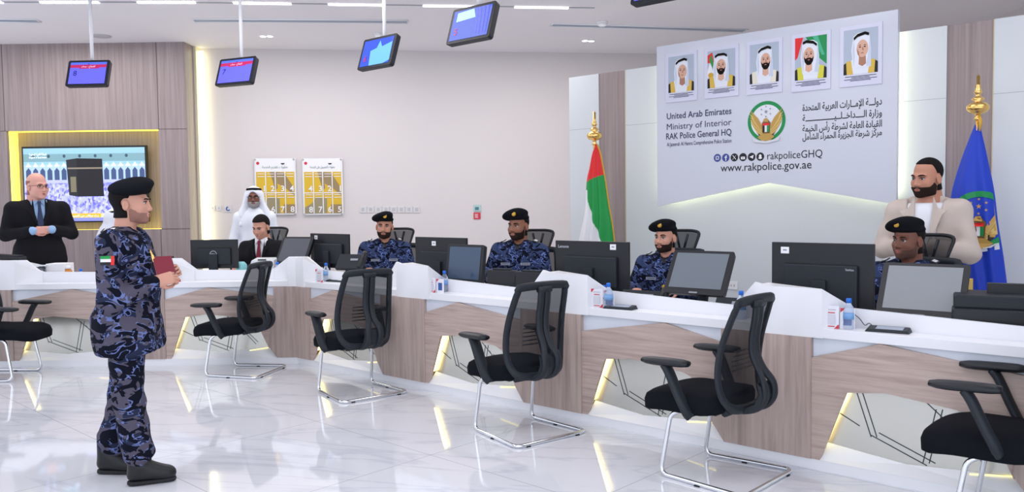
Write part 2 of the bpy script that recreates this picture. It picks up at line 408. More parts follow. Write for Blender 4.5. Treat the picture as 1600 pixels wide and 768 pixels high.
# backdrop wall behind the right-hand counter
BD = 2.90; BZ = 2.88
def BF(s, d, z): return RF(s, BD+d, z)
sb = lambda px, py, d=0: s_of(on_R(px, py, BD+d))
s1, s2, s3, s4, s5 = sb(889, 122), sb(935, 113), sb(977, 110), sb(1480, 42), sb(1554, 36)
mb = MB()
for (a, b, m) in ((s1, s2, M_panel), (s3, s4, M_panel), (s5, s5+3.2, M_panel)): mb.ext([(a, 0), (b, 0), (b, BZ), (a, BZ)], BF, 0, .1, m)
for (a, b) in ((s2, s3), (s4, s5)): mb.ext([(a, 0), (b, 0), (b, BZ), (a, BZ)], BF, .01, .1, M_woodwall)
struct(mb.build('wall_right'))
g = MB()
for a in (s1+.0, s3+.0, s5): pass
zz = on_R(1300, 178, BD).z
g.ext([(s1, 2.30), (s2, 2.30), (s2, 2.303), (s1, 2.303)], BF, -.001, 0, M_grey)
g.ext([(s3, 2.30), (s4, 2.30), (s4, 2.303), (s3, 2.303)], BF, -.001, 0, M_grey)
g.ext([(s5, 2.30), (s5+3, 2.30), (s5+3, 2.303), (s5, 2.303)], BF, -.001, 0, M_grey)
for a in (s3, s5): g.ext([(a-.006, 0), (a, 0), (a, BZ), (a-.006, BZ)], BF, -.003, .01, mat('beige_edge', srgb(205, 190, 150), .4))
struct(g.build('trim_5'))
# ---------------------------------------------------------------- ceiling fittings
A, Bp = at_z(0, 2, CZ), at_z(929, 12, CZ)
def trk(px): 
    t = (at_z(px, 3+max(0, px-300)*.0145, CZ)); return t
rail = thing('linear_light_track', 'long thin grey track carrying the dashed white ceiling lights', 'light track')
mb = MB(); pts = [trk(p) + Vector((0, 0, -.004)) for p in (-60, 200, 420, 640, 780, 929)]
for a, b in zip(pts, pts[1:]):
    d = (b-a); n_ = Vector((-d.y, d.x, 0)).normalized()*.018
    mb.prism([a-n_, b-n_, b+n_, a+n_], [p+Vector((0, 0, .006)) for p in (a-n_, b-n_, b+n_, a+n_)], M_grey)
mb.build('rail', rail)
for (a, b), w in zip(((-30, 4), (63, 155), (215, 305), (365, 455), (513, 600), (661, 765), (804, 888)),
                     ('at the left frame edge', 'above the screen showing 8', 'between the screens showing 8 and 7', 'right of the screen showing 7', 'left of the pole of the small dark blue screen', 'just left of the screen showing 5', 'last at the right end of the track')):
    pa, pb = trk(a)+Vector((0, 0, -.012)), trk(b)+Vector((0, 0, -.012)); d = pb-pa; n_ = Vector((-d.y, d.x, 0)).normalized()*.022
    q = [pa-n_, pb-n_, pb+n_, pa+n_]
    o = MB().prism(q, [p+Vector((0, 0, .008)) for p in q], M_ledC).build('linear_ceiling_light')
    tag(o, 'lit white linear ceiling light '+w, 'ceiling light', 'lit dashes of the ceiling track')
M_slot = mat('slot_grey', srgb(150, 160, 178), .5)
for (a, b, w) in (((-60, 30), (60, 32), 'at the far left behind the screen showing 8'), ((302, 31), (637, 33), 'above the screen showing 7'), ((862, 38), (1165, 47), 'left of the large sign')):
    pa, pb = at_z(*a, CZ), at_z(*b, CZ); d = (pb-pa).normalized(); n_ = Vector((-d.y, d.x, 0))
    t = thing('slot_diffuser', 'long grey ceiling air slot '+w, 'air diffuser', (0, 0, 0), 0, 'ceiling air slots')
    q = [pa-n_*.07, pb-n_*.07, pb+n_*.07, pa+n_*.07]; z = Vector((0, 0, -.006))
    MB().prism([p+z for p in q], [p+Vector((0, 0, .001)) for p in q], M_slot).build('slot', t)
    mb = MB(); fr = [q[0], q[1], q[2], q[3]]
    for i in range(4): mb.tube([fr[i]+z, fr[(i+1) % 4]+z], .008, M_white, 6)
    mb.build('frame', t)
for (px, py, w) in ((411, 56, 'left one of the pair above the screen showing 7'), (422, 56, 'right one of the pair near the screen showing 7'), (914, 63, 'left one of the pair left of the large sign'), (924, 63.5, 'right one of the pair beside the large sign')):
    p = at_z(px, py, CZ)
    t = thing('recessed_downlight', 'small round lit ceiling downlight, '+w, 'downlight', (p.x, p.y, CZ-.004), 0, 'paired ceiling downlights')
    MB().lathe([(.045, -.002), (.045, .004)], M_white).build('rim', t); MB().lathe([(.036, -.006), (.036, -.001)], M_ledC).build('lamp', t)
p = at_z(157, 56, CZ)
tag(MB().lathe([(.10, -.008), (.12, -.006), (.12, .003)], mat('speaker_grille', srgb(190, 188, 196), .7), (p.x, p.y, CZ-.002)).build('ceiling_speaker'), 'round flat grey speaker grille in the ceiling by the screen showing 8', 'ceiling speaker')
for (px, py, w) in ((592, 52, 'above the small dark blue screen'), (941, 34.5, 'on the air slot left of the large sign')):
    p = at_z(px, py, CZ); t = thing('smoke_detector', 'small white smoke detector '+w, 'smoke detector', (p.x, p.y, CZ))
    MB().lathe([(.03, -.05), (.055, -.035), (.06, -.015)], M_white).build('sensor_head', t); MB().lathe([(.065, -.016), (.065, 0)], M_white).build('base', t)
# ---------------------------------------------------------------- the television
tv = thing('television', 'large wall television showing a crowd around a black cube building', 'television')
Y = TY+.14
a, b = at_y(33, 229, Y-.03), at_y(232, 346, Y-.03); tx0, txx, tz1, tz0 = a.x, b.x, a.z, b.z
MB().box(((tx0+txx)/2, Y, (tz0+tz1)/2), (txx-tx0, .05, tz1-tz0), M_blk).build('bezel', tv, .004)
TW, TH = txx-tx0, tz1-tz0
def tvf(u, v, off): return Vector((tx0+TW*u, Y-.025-off, tz0+TH*v))
def em(name, c, e=.85): return mat(name, srgb(*c), .3, emit=srgb(*c), es=e)
ta = Art(tvf, .0004)
ta.rect(.012, .02, .988, .975, em('tv_sky', (128, 168, 190))); ta.rect(.012, .80, .988, .90, em('tv_roof', (105, 140, 150)))
ta.rect(.012, .45, .988, .76, em('tv_arcade', (150, 175, 215)))
for i in range(17):
    x = .03+i*.057
    ta.poly([(x, .56), (x, .68), (x+.02, .72), (x+.04, .68), (x+.04, .56)], em('tv_arch_dark', (55, 70, 110)), 5); ta.poly([(x, .735), (x+.021, .79), (x+.043, .735)], em('tv_cloth', (205, 215, 240)), 5)
for i in range(7):
    x = .09+i*.125; ta.ell(x, .87, .012, .022, em('tv_dark', (50, 70, 85)), 10, layer=5)
M_crowd = em('tv_crowd', (120, 120, 225), .9); nt, N, L, B = nodes_of(M_crowd)
mp = coords(N, L, (26, 26, 20)); v = N.new('ShaderNodeTexVoronoi'); v.inputs['Scale'].default_value = 1.5; L.new(mp.outputs[0], v.inputs['Vector'])
r = ramp(N, [(0, srgb(215, 218, 250)), (.22, srgb(195, 198, 245)), (.33, srgb(110, 112, 205)), (.5, srgb(55, 55, 120)), (.62, srgb(160, 165, 235)), (.8, srgb(190, 195, 245))], 'CONSTANT')
sx = N.new('ShaderNodeSeparateColor'); L.new(v.outputs['Color'], sx.inputs[0]); L.new(sx.outputs[0], r.inputs[0]); L.new(r.outputs[0], B.inputs['Emission Color'])
ta.rect(.012, .12, .988, .52, M_crowd, 6); ta.rect(.012, .50, .988, .56, em('tv_court', (160, 165, 225)), 6)
ta.poly([(.37, .36), (.44, .34), (.44, .84), (.355, .82)], em('tv_cube_side', (34, 34, 40), .5), 8); ta.poly([(.44, .34), (.65, .34), (.645, .83), (.44, .84)], em('tv_cube', (22, 18, 24), .5), 8)
ta.rect(.365, .70, .645, .72, em('tv_gold', (120, 110, 95)), 9); ta.rect(.385, .40, .43, .60, em('tv_door', (105, 100, 80)), 9)
ta.rect(.05, .065, .62, .12, em('tv_orange', (226, 165, 40)), 9); ta.rect(.62, .065, .988, .12, em('tv_orange2', (200, 190, 160)), 9); ta.rect(.012, .02, .988, .06, em('tv_blue', (120, 125, 220)), 9)
ta.build('screen', tv)
text(arabic('المملكة العربية السعودية'), tvf, .2, .885, .03, em('tv_text', (235, 240, 250)), tv, 'RIGHT', .14, off=.006, bold=.01)
text('Kingdom of Saudi Arabia', tvf, .06, .845, .025, em('tv_text', (235, 240, 250)), tv, 'LEFT', .14, off=.006, bold=.01)
text(arabic('بث مباشر من المسجد الحرام'), tvf, .6, .078, .03, em('tv_text', (235, 240, 250)), tv, 'RIGHT', .3, off=.006, bold=.01)
# ---------------------------------------------------------------- two procedure posters on the back wall
def poster(px0, py0, px1, py1, nums, ttl, label):
    A_, B_ = on_W(px0, py0, -.03), on_W(px1, py1, -.03); s0, s1_, z1, z0 = sW(A_), sW(B_), A_.z, B_.z
    t = thing('wall_poster', label, 'poster', (0, 0, 0), 0, 'gold procedure posters on the back wall')
    fn = lambda u, v, off: WF(s0+u, -.035-off, z0+v)
    w, h = s1_-s0, z1-z0
    MB().ext([(s0-.015, z0-.015), (s1_+.015, z0-.015), (s1_+.015, z1+.015), (s0-.015, z1+.015)], WF, -.032, -.028, M_white).build('backing_board', t)
    for k, (u, v) in enumerate(((0, 0), (w, 0), (0, h), (w, h))):
        c = WF(s0+u, 0, z0+v); MB().tube([c+Vector((0, -.045, 0)), c+Vector((0, .0, 0))], .012, M_steel, 10).build('standoff', t)
    a = Art(fn)
    a.rect(0, 0, w, h, M_paper); gy = em0 = mat('poster_gold', srgb(216, 178, 40), .5); br = mat('poster_brown', srgb(150, 128, 90), .5)
    gh = h*.77
    a.rect(.004, .004, w-.004, gh, gy)
    a.poly([(w*.36, gh), (w*.50, gh), (w*.56, gh*.62), (w*.5, gh*.55)], br); a.poly([(w*.5, gh), (w*.72, gh*.98), (w*.95, gh*.66), (w*.99, gh*.42), (w*.75, gh*.62), (w*.55, gh*.72)], br)
    a.poly([(0.004, .004), (w*.6, .004), (w*.6, gh*.36), (w*.32, gh*.40), (w*.2, gh*.25), (.004, gh*.15)], mat('poster_grey', srgb(150, 140, 110), .5)); a.rect(w*.7, .004, w-.004, gh*.22, br)
    a.build('print', t)
    g2 = Art(fn, base=.006)
    for i in range(1, 4): g2.rect(w*i/4-.006, .004, w*i/4+.006, gh, M_paper, 1)
    g2.rect(0, gh*.5-.006, w, gh*.5+.006, M_paper, 1)
    for r_ in range(2):
        for c_ in range(4):
            for l_ in range(2): g2.rect(w*c_/4+.02, gh*(.5*(2-r_))-.03-.035*l_, w*c_/4+.11, gh*(.5*(2-r_))-.022-.035*l_, M_paper, 2)
    g2.build('grid_lines', t)
    for i, nn in enumerate(nums): text(nn, fn, w*((i % 4)+1)/4-.012, gh*.5*(1-i//4)+.02, .075, M_paper, t, 'RIGHT', bold=.02, off=.009)
    text(arabic(ttl), fn, w*.5, h*.84, .03, mat('poster_teal', srgb(70, 110, 120), .5), t, 'CENTER', w*.66, off=.006)
    a = Art(fn, base=.005); a.ell(w*.06, h*.93, .02, .02, M_pred, 12); a.ell(w*.7, h*.93, .025, .018, M_ink, 12, 180, 360); a.build('crest', t)
poster(399, 249, 462, 333, '12345678', 'خطوات تقديم الخدمة', 'gold numbered wall poster behind the standing man in white robe')
poster(474, 249, 535, 333, '43218765', 'خطوات الحصول على الخدمة', 'gold numbered wall poster with a two-line title, right of its twin')
# sockets and small plates
def plate(px0, py0, px1, py1, m, name, label, cat, group=None, d=-.012):
    A_, B_ = on_W(px0, py0, d), on_W(px1, py1, d); s0, s1_ = sW(A_), sW(B_)
    t = thing(name, label, cat, (0, 0, 0), 0, group)
    MB().ext([(s0, B_.z), (s1_, B_.z), (s1_, A_.z), (s0, A_.z)], WF, d, 0, m).build('plate', t, .003)
    return t, s0, s1_, B_.z, A_.z
M_sock = mat('socket_white', srgb(212, 210, 214), .4); M_sockd = mat('socket_slot', srgb(185, 185, 190), .5)
for i, px in enumerate((318, 328, 338)): 
    t, a_, b_, z0, z1 = plate(px, 321, px+8, 329, M_sock, 'wall_socket', ('leftmost', 'middle', 'rightmost')[i]+' of three pale wall sockets left of the man in white robe', 'socket', 'wall sockets left of the man in white robe')
    MB().ext([(a_+.02, z0+.02), (b_-.02, z0+.02), (b_-.02, z1-.02), (a_+.02, z1-.02)], WF, -.014, -.012, M_sockd).build('socket_face', t)
for i, px in enumerate((562, 574, 586, 598, 610, 622, 634, 646)):
    t, a_, b_, z0, z1 = plate(px, 322, px+10, 332, M_sock, 'wall_socket', ('first', 'second', 'third', 'fourth', 'fifth', 'sixth', 'seventh', 'eighth')[i]+' from the left of eight pale wall sockets above a seated officer', 'socket', 'wall sockets above a seated officer')
    MB().ext([(a_+.02, z0+.02), (b_-.02, z0+.02), (b_-.02, z1-.02), (a_+.02, z1-.02)], WF, -.014, -.012, M_sockd).build('socket_face', t)
t, a_, b_, z0, z1 = plate(351, 320, 362, 331, M_sock, 'wall_notice', 'tiny white notice with a blue telephone mark left of the standing man in white robe', 'notice')
ar = Art(lambda u, v, off: WF(a_+u, -.0125-off, z0+v)); w = b_-a_; ar.ring(w*.5, w*.5, .014, .03, M_pblue, 16, 90, 330); ar.build('phone_mark', t)
t, a_, b_, z0, z1 = plate(740, 320, 752, 330, mat('thermostat_teal', srgb(170, 200, 200), .4), 'thermostat', 'small pale teal control plate above the red wall notice', 'thermostat')
ar = Art(lambda u, v, off: WF(a_+u, -.0125-off, z0+v)); ar.rect(.02, .02, .07, .06, mat('thermo_dark', srgb(70, 120, 130), .4)); ar.build('display', t)
t, a_, b_, z0, z1 = plate(740, 332, 751, 342, M_pred, 'fire_notice', 'small square red notice on the back wall under the thermostat', 'notice')
ar = Art(lambda u, v, off: WF(a_+u, -.0125-off, z0+v))
for k in range(3): ar.rect(.015, .02+.02*k, .06, .028+.02*k, M_paper)
ar.build('print', t)
# sockets on the backdrop near the fourth officer
A_, B_ = on_R(1134, 439, BD-.01), on_R(1152, 452, BD-.01)
t = thing('wall_socket', 'white socket plate on the backdrop right of the large tilted touch screen', 'socket')
MB().ext([(s_of(A_), B_.z), (s_of(B_), B_.z), (s_of(B_), A_.z), (s_of(A_), A_.z)], RF, BD-.012, BD, M_paper).build('plate', t)
mb = MB(); 
for k in range(3): c = A_.lerp(B_, .25+.25*k); mb.box(RF(s_of(c), BD-.014, (A_.z+B_.z)/2), (.012, .006, .02), M_sockd)
mb.build('socket_face', t)
# ---------------------------------------------------------------- the big hanging sign
SD = BD-.14
def on_S(px, py): return on_R(px, py, SD)
def sf(s, off, z): return RF(s, SD-off, z)
q = [on_S(*p) for p in ((1027, 322), (1199, 285), (1400, 319), (1402, 16), (1027, 72))]
sa, sm_, sbb = s_of(q[0]), s_of(q[1]), s_of(q[2]); zt = (q[3].z+q[4].z)/2; zb = (q[0].z+q[2].z)/2; zm = q[1].z
sign = thing('wall_sign', 'large white pennant-shaped sign with portraits, emblem and bilingual lettering on the backdrop', 'sign')
outl = [(sa, zb), (sm_, zm), (sbb, zb), (sbb, zt), (sa, zt)]
MB().ext(outl, RF, SD, SD+.05, mat('sign_white', srgb(206, 210, 223), .14)).build('sign_board', sign)
mb = MB(); inn = [(sa+.05, zb+.09), (sm_, zm+.06), (sbb-.05, zb+.09), (sbb-.05, zt-.05), (sa+.05, zt-.05)]
for i in range(5):
    a, b = inn[i], inn[(i+1) % 5]
    if i == 3: continue
    mb.tube([RF(a[0], SD+.075, a[1]), RF(b[0], SD+.075, b[1])], .014, M_ledS, 8)
mb.build('led_strip', sign)
S0 = sa
def sfn(u, v, off): return RF(S0+u, SD-off, v)
def sp(px, py): p = on_S(px, py); return s_of(p)-S0, p.z
# English lines: measured baseline height from the photo
for (body, x0, x1, yb, h, m, bold) in (('United Arab Emirates', 1042, 1143, (186, 178), .062, M_navy, .012), ('Ministry of Interior', 1042, 1143, (202, 196), .062, M_navy, 0),
                                 ('RAK Police General HQ', 1041, 1143, (216.5, 212), .062, M_navy, .012), ('Al Jazeerah Al Hamra Comprehensive Police Station', 1042, 1143, (227, 224), .038, M_navy, .008)):
    ua, za = sp(x0, yb[0]); ub, zb_ = sp(x1, yb[1])
    text(body, sfn, ua, (za+zb_)/2, h, m, sign, 'LEFT', ub-ua, bold)
for (body, x0, x1, yb, h) in (('دولـــة الإمــارات العربية المتحدة', 1254, 1378, (179, 164), .060), ('وزارة الــــداخــلــيــــــــــــــــة', 1254, 1378, (196, 181), .058),
                           ('القيادة العامة لشرطة رأس الخيمة', 1254, 1378, (212, 198), .058), ('مركز شرطة الجزيرة الحمراء الشامل', 1254, 1378, (223, 213), .054)):
    ua, za = sp(x0, yb[0]-4); ub, zb_ = sp(x1, yb[1]-3)
    text(arabic(body), sfn, ua, (za+zb_)/2, h, M_ink, sign, 'LEFT', ub-ua, .012)
ua, za = sp(1199, 249); ub, zb_ = sp(1285, 246); text('rakpoliceGHQ', sfn, ua, za, .07, M_ink, sign, 'LEFT', ub-ua, -.002)
ua, za = sp(1126, 268); ub, zb_ = sp(1268, 264); text('www.rakpolice.gov.ae', sfn, ua, za, .075, M_ink, sign, 'LEFT', ub-ua, .002)
# round network icons
for i, px in enumerate((1121, 1134, 1147.5, 1161, 1174.5, 1188)):
    u, v = sp(px, 246.5-i*.4); a = Art(sfn); c_ = mat('icon_blue', srgb(60, 75, 150), .5) if i < 2 else M_ink; R_ = .038
    a.ell(u, v, R_, R_, c_)
    wht = M_paper
    if i == 0: a.ring(u, v, .010, .014, wht, 16); a.ring(u, v, .021, .025, wht, 4, 45, 405)
    if i == 1: a.rect(u-.003, v-.03, u+.006, v+.015, wht); a.rect(u-.012, v-.001, u+.014, v+.006, wht); a.rect(u+.001, v+.012, u+.014, v+.02, wht)
    if i == 2: a.poly([(u-.02, v+.02), (u-.013, v+.02), (u+.02, v-.02), (u+.013, v-.02)], wht); a.poly([(u+.017, v+.02), (u+.02, v+.02), (u-.016, v-.02), (u-.02, v-.02)], wht)
    if i == 3: a.rect(u-.02, v-.02, u+.02, v+.004, wht); a.poly([(u-.005, v-.014), (u-.005, v-.002), (u+.008, v-.008)], M_ink)
    if i == 4: a.poly([(u-.022, v), (u+.02, v+.018), (u+.012, v-.018), (u-.002, v-.008)], wht)
    if i == 5: a.ell(u, v+.006, .013, .016, wht); a.poly([(u-.02, v-.014), (u, v-.024), (u+.02, v-.014), (u, v+.006)], wht)
    a.build('icon', sign)
# emblem used on the sign and on the blue flag
M_gr = mat('emblem_green', srgb(12, 140, 75), .5); M_gl = mat('emblem_gold', srgb(190, 152, 78), .5); M_gd = mat('emblem_dark', srgb(40, 32, 22), .5)
def emblem(a, cx, cy, R_, inner, starm):
    a.ring(cx, cy, R_*.80, R_, M_gr, 40)
    if inner: a.ell(cx, cy, R_*.82, R_*.82, inner, 40)
    for sg in (-1, 1):
        for k in range(8):          # feathers
            t = k/7; x0 = cx+sg*R_*(.20+.02*t); y0 = cy-R_*(.68-.30*t)
            ang = math.radians(52+26*t); ln = R_*(.55+.62*t)
            x1, y1 = cx+sg*R_*(.50+.40*math.sin(t*2.1)), cy+R_*(-.52+1.12*t)
            nx, ny = -(y1-y0), (x1-x0); nl = math.hypot(nx, ny); nx, ny = nx/nl*R_*.085, ny/nl*R_*.085
            a.poly([(x0-nx, y0-ny), ((x0+x1)/2-nx*1.3, (y0+y1)/2-ny*1.3), (x1, y1), ((x0+x1)/2+nx*1.3, (y0+y1)/2+ny*1.3), (x0+nx, y0+ny)], M_gl if k % 2 else M_gd if k == 0 else mat('emblem_gold_light', srgb(215, 185, 110), .5))
    a.poly([(cx-R_*.2, cy-R_*.55), (cx-R_*.22, cy-.1*R_), (cx-R_*.08, cy+R_*.08), (cx+R_*.1, cy+R_*.06), (cx+R_*.24, cy-R_*.1), (cx+R_*.2, cy-R_*.55), (cx, cy-R_*.75)], mat('emblem_brown', srgb(120, 88, 45), .5))
    a.poly([(cx-R_*.17, cy-.02*R_), (cx-R_*.10, cy+R_*.13), (cx+R_*.06, cy+R_*.14), (cx+R_*.12, cy-R_*.05)], M_gl)
    w = R_*.17
    a.rect(cx-w, cy-R_*.22, cx+w, cy-R_*.10, M_red); a.rect(cx-w, cy-R_*.55, cx-w*.4, cy-R_*.22, M_fblack); a.rect(cx-w*.4, cy-R_*.55, cx+w*.3, cy-R_*.22, M_fwhite); a.rect(cx+w*.3, cy-R_*.55, cx+w, cy-R_*.22, M_gr)
    a.poly([(cx-R_*.45, cy-R_*.80), (cx-R_*.2, cy-R_*.62), (cx+R_*.2, cy-R_*.62), (cx+R_*.45, cy-R_*.80), (cx+R_*.2, cy-R_*.98), (cx-R_*.2, cy-R_*.98)], M_gl)
    a.poly([(cx-R_*.72, cy-R_*.78), (cx-R_*.68, cy-R_*1.0), (cx-R_*.1, cy-R_*1.1), (cx+R_*.1, cy-R_*1.1), (cx+R_*.68, cy-R_*1.0), (cx+R_*.72, cy-R_*.78), (cx+R_*.4, cy-R_*.94), (cx, cy-R_*1.0), (cx-R_*.4, cy-R_*.94)], mat('ribbon', srgb(215, 218, 226), .5))
    a.star(cx, cy+R_*.47, R_*.10, starm)
    for k in range(6): t = PI/2+k*PI/3; a.star(cx+R_*.27*math.cos(t), cy+R_*.47+R_*.25*math.sin(t), R_*.055, starm)
uc, zc = sp(1197.5, 189); a = Art(sfn, .0004); emblem(a, uc, zc, .182, mat('emblem_white', srgb(226, 228, 236), .4), mat('emblem_star', srgb(125, 140, 165), .5)); a.build('emblem', sign)
# five official portraits: white headdress, black cord, bearded or shaven face, robe edges
M_pbg = mat('portrait_background', srgb(172, 184, 202), .4); M_gh = mat('portrait_headdress', srgb(224, 228, 240), .4)
M_ghs = mat('portrait_headdress_fold', srgb(196, 206, 226), .4); M_pf = mat('portrait_skin', srgb(214, 168, 146), .4); M_pf2 = mat('portrait_skin_shade', srgb(170, 120, 98), .4)
M_mar = mat('portrait_mount', srgb(210, 212, 232), .3)
def portrait(px0, py0, px1, py1, beard, sash, turn, flag):
    (u0, v1), (u1, v0) = sp(px0, py0), sp(px1, py1); w, h = u1-u0, v1-v0
    t = thing('framed_portrait', '', 'portrait')
    fn = lambda u, v, off: sfn(u0+u*w, v0+v*h, .010+off)
    mbx = MB(); mbx.ext([(S0+u0-.02, v0-.02), (S0+u1+.02, v0-.02), (S0+u1+.02, v1+.02), (S0+u0-.02, v1+.02)], RF, SD-.010, SD+.0, M_mar); mbx.build('mount', t)
    a = Art(fn, .0003)
    bt = .17
    a.rect(.04, bt, .96, .97, M_pbg)
    if flag == 1: a.poly([(.04, .88), (.2, .94), (.27, .7), (.04, .72)], M_red); a.poly([(.1, .78), (.17, .9), (.3, .55), (.28, .5)], M_green); a.poly([(.04, .55), (.12, .72), (.26, .5), (.1, .4), (.04, .4)], M_fwhite); a.ell(.15, .45, .09, .055, M_goldp)
    if flag == 2: a.poly([(.04, .97), (.28, .97), (.12, .6), (.04, .55)], M_red); a.poly([(.35, .97), (.96, .97), (.96, .42), (.75, .55)], M_gr); a.poly([(.55, .97), (.7, .97), (.9, .6), (.82, .6)], mat('portrait_green_light', srgb(70, 175, 140), .4))
    x = .5+turn*.02
    a.poly([(.04, bt), (.04, .36), (.3, .44), (.7, .44), (.96, .36), (.96, bt)], M_gh)
    a.poly([(.04, bt), (.04, .36), (.14, .40), (.20, bt)], M_fblack); a.poly([(.96, bt), (.96, .36), (.86, .40), (.80, bt)], M_fblack)
    sc = mat('sash_gold', srgb(214, 178, 70), .4) if sash == 1 else mat('sash_lime', srgb(208, 205, 60), .4) if sash == 2 else mat('sash_cream', srgb(226, 220, 205), .4)
    a.poly([(.13, bt), (.11, .40), (.24, .42), (.30, bt)], sc); a.poly([(.87, bt), (.89, .40), (.76, .42), (.70, bt)], sc)
    a.poly([(x-.22, .28), (x-.27, .6), (x-.22, .84), (x-.1, .90), (x+.1, .90), (x+.22, .84), (x+.27, .6), (x+.26, .28)], M_gh)
    a.poly([(x+.13, .3), (x+.20, .6), (x+.22, .82), (x+.27, .6), (x+.26, .28)], M_ghs); a.poly([(x-.2, .30), (x-.24, .6), (x-.2, .78), (x-.17, .5)], M_ghs)
    fx = x+turn*.03
    a.poly([(fx-.10, .34), (fx-.09, .48), (fx+.09, .48), (fx+.10, .34), (fx, .30)], M_pf2 if not beard else M_pf)
    a.ell(fx, .615, .155, .155, M_pf, 24)
    if beard:
        a.poly([(fx-.145, .60), (fx-.12, .50), (fx-.06, .445), (fx, .435), (fx+.06, .445), (fx+.12, .50), (fx+.145, .60), (fx+.09, .555), (fx+.05, .575), (fx-.05, .575), (fx-.09, .555)], M_hair)
        a.ell(fx, .535, .035, .012, M_lip, 12)
    else:
        a.ell(fx, .535, .045, .010, M_lip, 12); a.poly([(fx-.15, .62), (fx-.13, .52), (fx-.07, .46), (fx-.09, .56)], M_pf2)
    for sg in (-1, 1):
        a.poly([(fx+sg*.03, .665), (fx+sg*.06, .685), (fx+sg*.115, .668), (fx+sg*.06, .672)], M_hair); a.ell(fx+sg*.065, .643, .028, .010, M_hair, 10)
    a.poly([(fx-.005, .64), (fx+turn*.02-.022, .583), (fx+turn*.02+.022, .583), (fx+.012, .64)], M_pf2)
    tl = .03*turn
    a.poly([(x-.20, .80-tl), (x-.205, .85-tl), (x-.1, .895-tl*.5), (x+.1, .895+tl*.5), (x+.205, .85+tl), (x+.20, .80+tl), (x+.1, .84+tl*.5), (x-.1, .84-tl*.5)], M_hair)
    a.build('picture', t)
    b = Art(fn, .0003)
    for k, (ww, yy) in enumerate(((.42, .125), (.25, .10), (.44, .075), (.28, .05))): b.rect(.5-ww, yy, .5+ww, yy+.012, M_ink if k in (0,) else M_navy)
    b.build('caption', t)
    return t
for args, lab in (((1043.5, 88, 1087, 153, 0, 1, 1, 0), 'leftmost portrait on the sign, clean-shaven man with gold robe edges, plain background'),
                  ((1104.5, 79, 1151.5, 146, 1, 1, 0, 1), 'portrait of a bearded man beside a small flag, second from the left on the sign'),
                  ((1170.5, 69, 1219.5, 140, 1, 3, 1, 0), 'middle portrait on the sign, black-bearded man on a plain background'),
                  ((1241, 58.5, 1294.5, 135, 1, 2, -1, 2), 'portrait before red and green flag cloth with lime robe edges'),
                  ((1317, 46.5, 1374.5, 127, 0, 1, 1, 0), 'rightmost and largest portrait on the sign, young man in white headdress')):
    portrait(*args)['label'] = lab
# ---------------------------------------------------------------- hanging counter screens
def hang(corners, Z, yaw, w, h, num, label, style, mode='y'):
    cx = sum(c[0] for c in corners)/4; cy = sum(c[1] for c in corners)/4
    p = at_y(cx, cy, Z)
    t = thing('hanging_screen', label, 'screen', p, yaw, 'numbered screens hanging over the counters')
    tilt = math.radians(-18); R = Matrix.Rotation(tilt, 3, 'X')    # top comes forward
    def fr(u, v, off): return R @ Vector((u, -.021-off, v))
    # body with rounded corners
    def rr_(w_, h_, r, n=4):
        P = []
        for (sx_, sz_, a0) in ((1, 1, 0), (-1, 1, 90), (-1, -1, 180), (1, -1, 270)):
            for k in range(n+1): a_ = math.radians(a0+90*k/n); P.append((sx_*(w_/2-r)+r*math.cos(a_), sz_*(h_/2-r)+r*math.sin(a_)))
        return P
    o = rr_(w, h, .02); MB().prism([R @ Vector((x, -.02, z)) for x, z in o], [R @ Vector((x*.97, .03, z*.97)) for x, z in o], M_blk).build('casing', t, .004)
    a = Art(fr, .0004); W2, H2 = w/2-.028, h/2-.024
    a.rect(-W2, -H2, W2, H2, M_scrB if style < 2 else M_scrB2)
    if style < 2:
        a.rect(-W2, H2*.78, W2, H2, em('display_top_band', (70, 95, 225))); a.rect(-W2, H2*.50, W2, H2*.78, M_scrR); a.rect(-W2*.5, H2*.40, W2*.6, H2*.55, M_scrR)
        a.ell(0, H2*.86, .010, .008, M_ink, 10, 180, 360)
    if style == 2: a.poly([(-W2*.35, -H2), (-W2*.45, H2*.15), (-W2*.05, H2*.3), (W2*.1, H2*.85), (W2*.3, H2*.35), (W2*.95, H2*.6), (W2, -H2*.8), (W2*.6, -H2)], M_scrC)  # pale reflection painted on the screen as a glowing patch
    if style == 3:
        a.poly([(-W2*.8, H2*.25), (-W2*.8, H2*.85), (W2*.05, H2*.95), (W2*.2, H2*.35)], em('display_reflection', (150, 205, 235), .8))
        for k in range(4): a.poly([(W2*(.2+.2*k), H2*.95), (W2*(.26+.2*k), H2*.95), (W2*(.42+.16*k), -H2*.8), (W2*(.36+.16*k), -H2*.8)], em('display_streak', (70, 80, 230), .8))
    a.build('display', t)
    text(num, fr, -W2*.78, -H2*.25 if style < 2 else -H2*.65, .055, mat('digit_navy', srgb(22, 18, 80), .4) if style < 2 else M_scrR, t, 'LEFT', off=.004)
    if style < 2: text(arabic('القطاع - عملاء'), fr, 0, H2*.52, .018, em('display_text', (215, 190, 220)), t, 'CENTER', off=.004)
    top = R @ Vector((0, .035, 0))
    MB().box(top, (.10, .03, .10), M_blk2, R).build('mount_bracket', t)
    MB().tube([(0, .07, .02), (0, .07, CZ-p.z)], .016, M_white, 12).tube([(0, .03, 0), (0, .07, .02)], .014, M_white, 8).build('pole', t)
    MB().lathe([(.05, -.015), (.05, 0)], M_white, (0, .07, CZ-p.z)).build('ceiling_flange', t)
    return t
hang([(103, 96), (167, 94), (175, 135), (110, 137)], 8.0, -math.radians(3), .41, .27, '8', 'hanging blue screen showing the number 8 above the left counter', 0)
hang([(336, 95), (396, 88), (403, 130), (345, 136)], 7.7, -math.radians(24), .43, .27, '7', 'hanging blue screen showing the number 7 before the cove light', 0)
